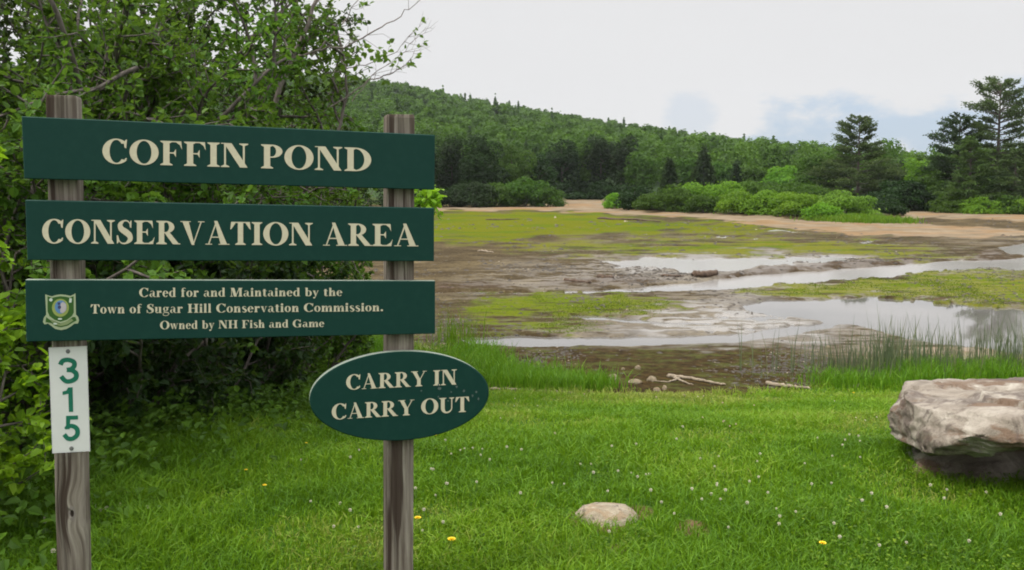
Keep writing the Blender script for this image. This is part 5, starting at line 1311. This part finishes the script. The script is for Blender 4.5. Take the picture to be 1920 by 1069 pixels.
# number plate on the left post, just proud of the post face
PO = -.0355
plate = board('number_plate', [(91, 652), (163, 649), (169, 846), (98, 850)], 'white upright number plate reading 315', th=.003, mat='white', off=PO)
for ch, q in (('3', [(110, 672), (146, 671), (147, 718), (112, 719)]), ('1', [(116, 727), (140, 726), (141, 772), (118, 773)]), ('5', [(116, 780), (150, 779), (151, 825), (118, 827)])):
    lettering(ch, plate, *q, off=PO, mat='digit', name='digit', raise_=.0008)
def disc(cx, cy_, rpx, off, h, mat, name, parent):
    n = 16; V = [on_sign(cx, cy_, off + h) - root_loc]; rad = lambda r, o_: [on_sign(cx + r * math.cos(2 * math.pi * i / n), cy_ + r * math.sin(2 * math.pi * i / n), o_) - root_loc for i in range(n)]
    V += rad(rpx * .7, off + h * .9) + rad(rpx, off + h * .3) + rad(rpx, off)
    Fc = [(0, 1 + (i + 1) % n, 1 + i) for i in range(n)]
    for k in range(2): Fc += [(1 + k * n + i, 1 + k * n + (i + 1) % n, 1 + (k + 1) * n + (i + 1) % n, 1 + (k + 1) * n + i) for i in range(n)]
    return obj(name, mesh_py(name, V, Fc, MAT[mat]), parent)
disc(127.5, 659, 4.2, PO, .003, 'bolt', 'bolt', plate); disc(134, 841, 4.2, PO, .003, 'bolt', 'bolt', plate)

# oval board on the right post
def oval():
    n = 72; cx, cy_, ax, bx, tl = 748.5, 742.5, 168.5, 83.5, R(-3.2)
    def el_(k, o_): return [on_sign(cx + k * (ax * math.cos(t) * math.cos(tl) - bx * math.sin(t) * math.sin(tl)), cy_ + k * (ax * math.cos(t) * math.sin(tl) + bx * math.sin(t) * math.cos(tl)), o_) - root_loc for t in np.linspace(0, 2 * math.pi, n, endpoint=False)]
    V = el_(.985, 0) + el_(1.0, -.003); back = [np.array(v) - SN * .032 for v in V[n:]]; V = V + back
    Fc = [tuple(range(n - 1, -1, -1))]; mi = [0]
    for k in range(2):
        for i in range(n): Fc.append((k * n + i, k * n + (i + 1) % n, (k + 1) * n + (i + 1) % n, (k + 1) * n + i)); mi.append(1 if k == 1 else 0)
    Fc.append(tuple(range(2 * n, 3 * n))); mi.append(0)
    o = obj('oval_board', mesh_py('oval_board', V, Fc, [MAT['sign_green'], MAT['cream_edge']], mi=mi), root); o['label'] = 'oval green board reading CARRY IN CARRY OUT'
    return o
ov = oval()
lettering('CARRY IN', ov, (649, 703), (857, 692.5), (857, 721), (649, 731), track=.05, raise_=.0012)
lettering('CARRY OUT', ov, (622, 758), (880, 743.5), (880, 772), (622, 787), track=.05, raise_=.0012)
# scuffs of rubbed paint on the oval
rng = np.random.default_rng(4); MAT['scuff'] = paint('rubbed_paint', (.085, .12, .11), .7, 60, .3)
for cx, cy_, r in [(824, 729, 3.2), (822, 722, 2.2), (856, 725, 2.6), (870, 733, 2.4), (846, 735, 1.8), (822, 744, 1.8), (886, 742, 2.4), (897, 748, 2.2), (893, 735, 1.8), (790, 733, 1.6), (840, 752, 1.8)]:
    n = 9; p = [(cx + r * rng.uniform(.5, 1.2) * math.cos(6.283 * i / n), cy_ + r * 1.2 * rng.uniform(.4, 1.2) * math.sin(6.283 * i / n)) for i in range(n)]
    V = [on_sign(cx, cy_, .0022) - root_loc] + [on_sign(x, y, .0018) - root_loc for x, y in p]
    obj('scuff_mark', mesh_py('scuff_mark', V, [(0, 1 + (i + 1) % n, 1 + i) for i in range(n)], MAT['scuff']), ov)

# ---------------------------------------------------------------- haze: the air between the lawn and the hill
m, out = newmat('haze_air')
v = N('ShaderNodeVolumePrincipled'); v.inputs['Color'].default_value = (.86, .90, .95, 1); v.inputs['Density'].default_value = .00011; v.inputs['Anisotropy'].default_value = .2
lk(v.outputs[0], out.inputs['Volume'])
x0, x1, y0, y1, z0, z1 = -1800, 1800, -60, 1120, -8, 130
Vh = [(x, y, z) for z in (z0, z1) for x, y in ((x0, y0), (x1, y0), (x1, y1), (x0, y1))]
hz = tag(obj('haze', mesh_py('haze', Vh, [(3, 2, 1, 0), (4, 5, 6, 7), (0, 1, 5, 4), (1, 2, 6, 5), (2, 3, 7, 6), (3, 0, 4, 7)], m)), kind='stuff')
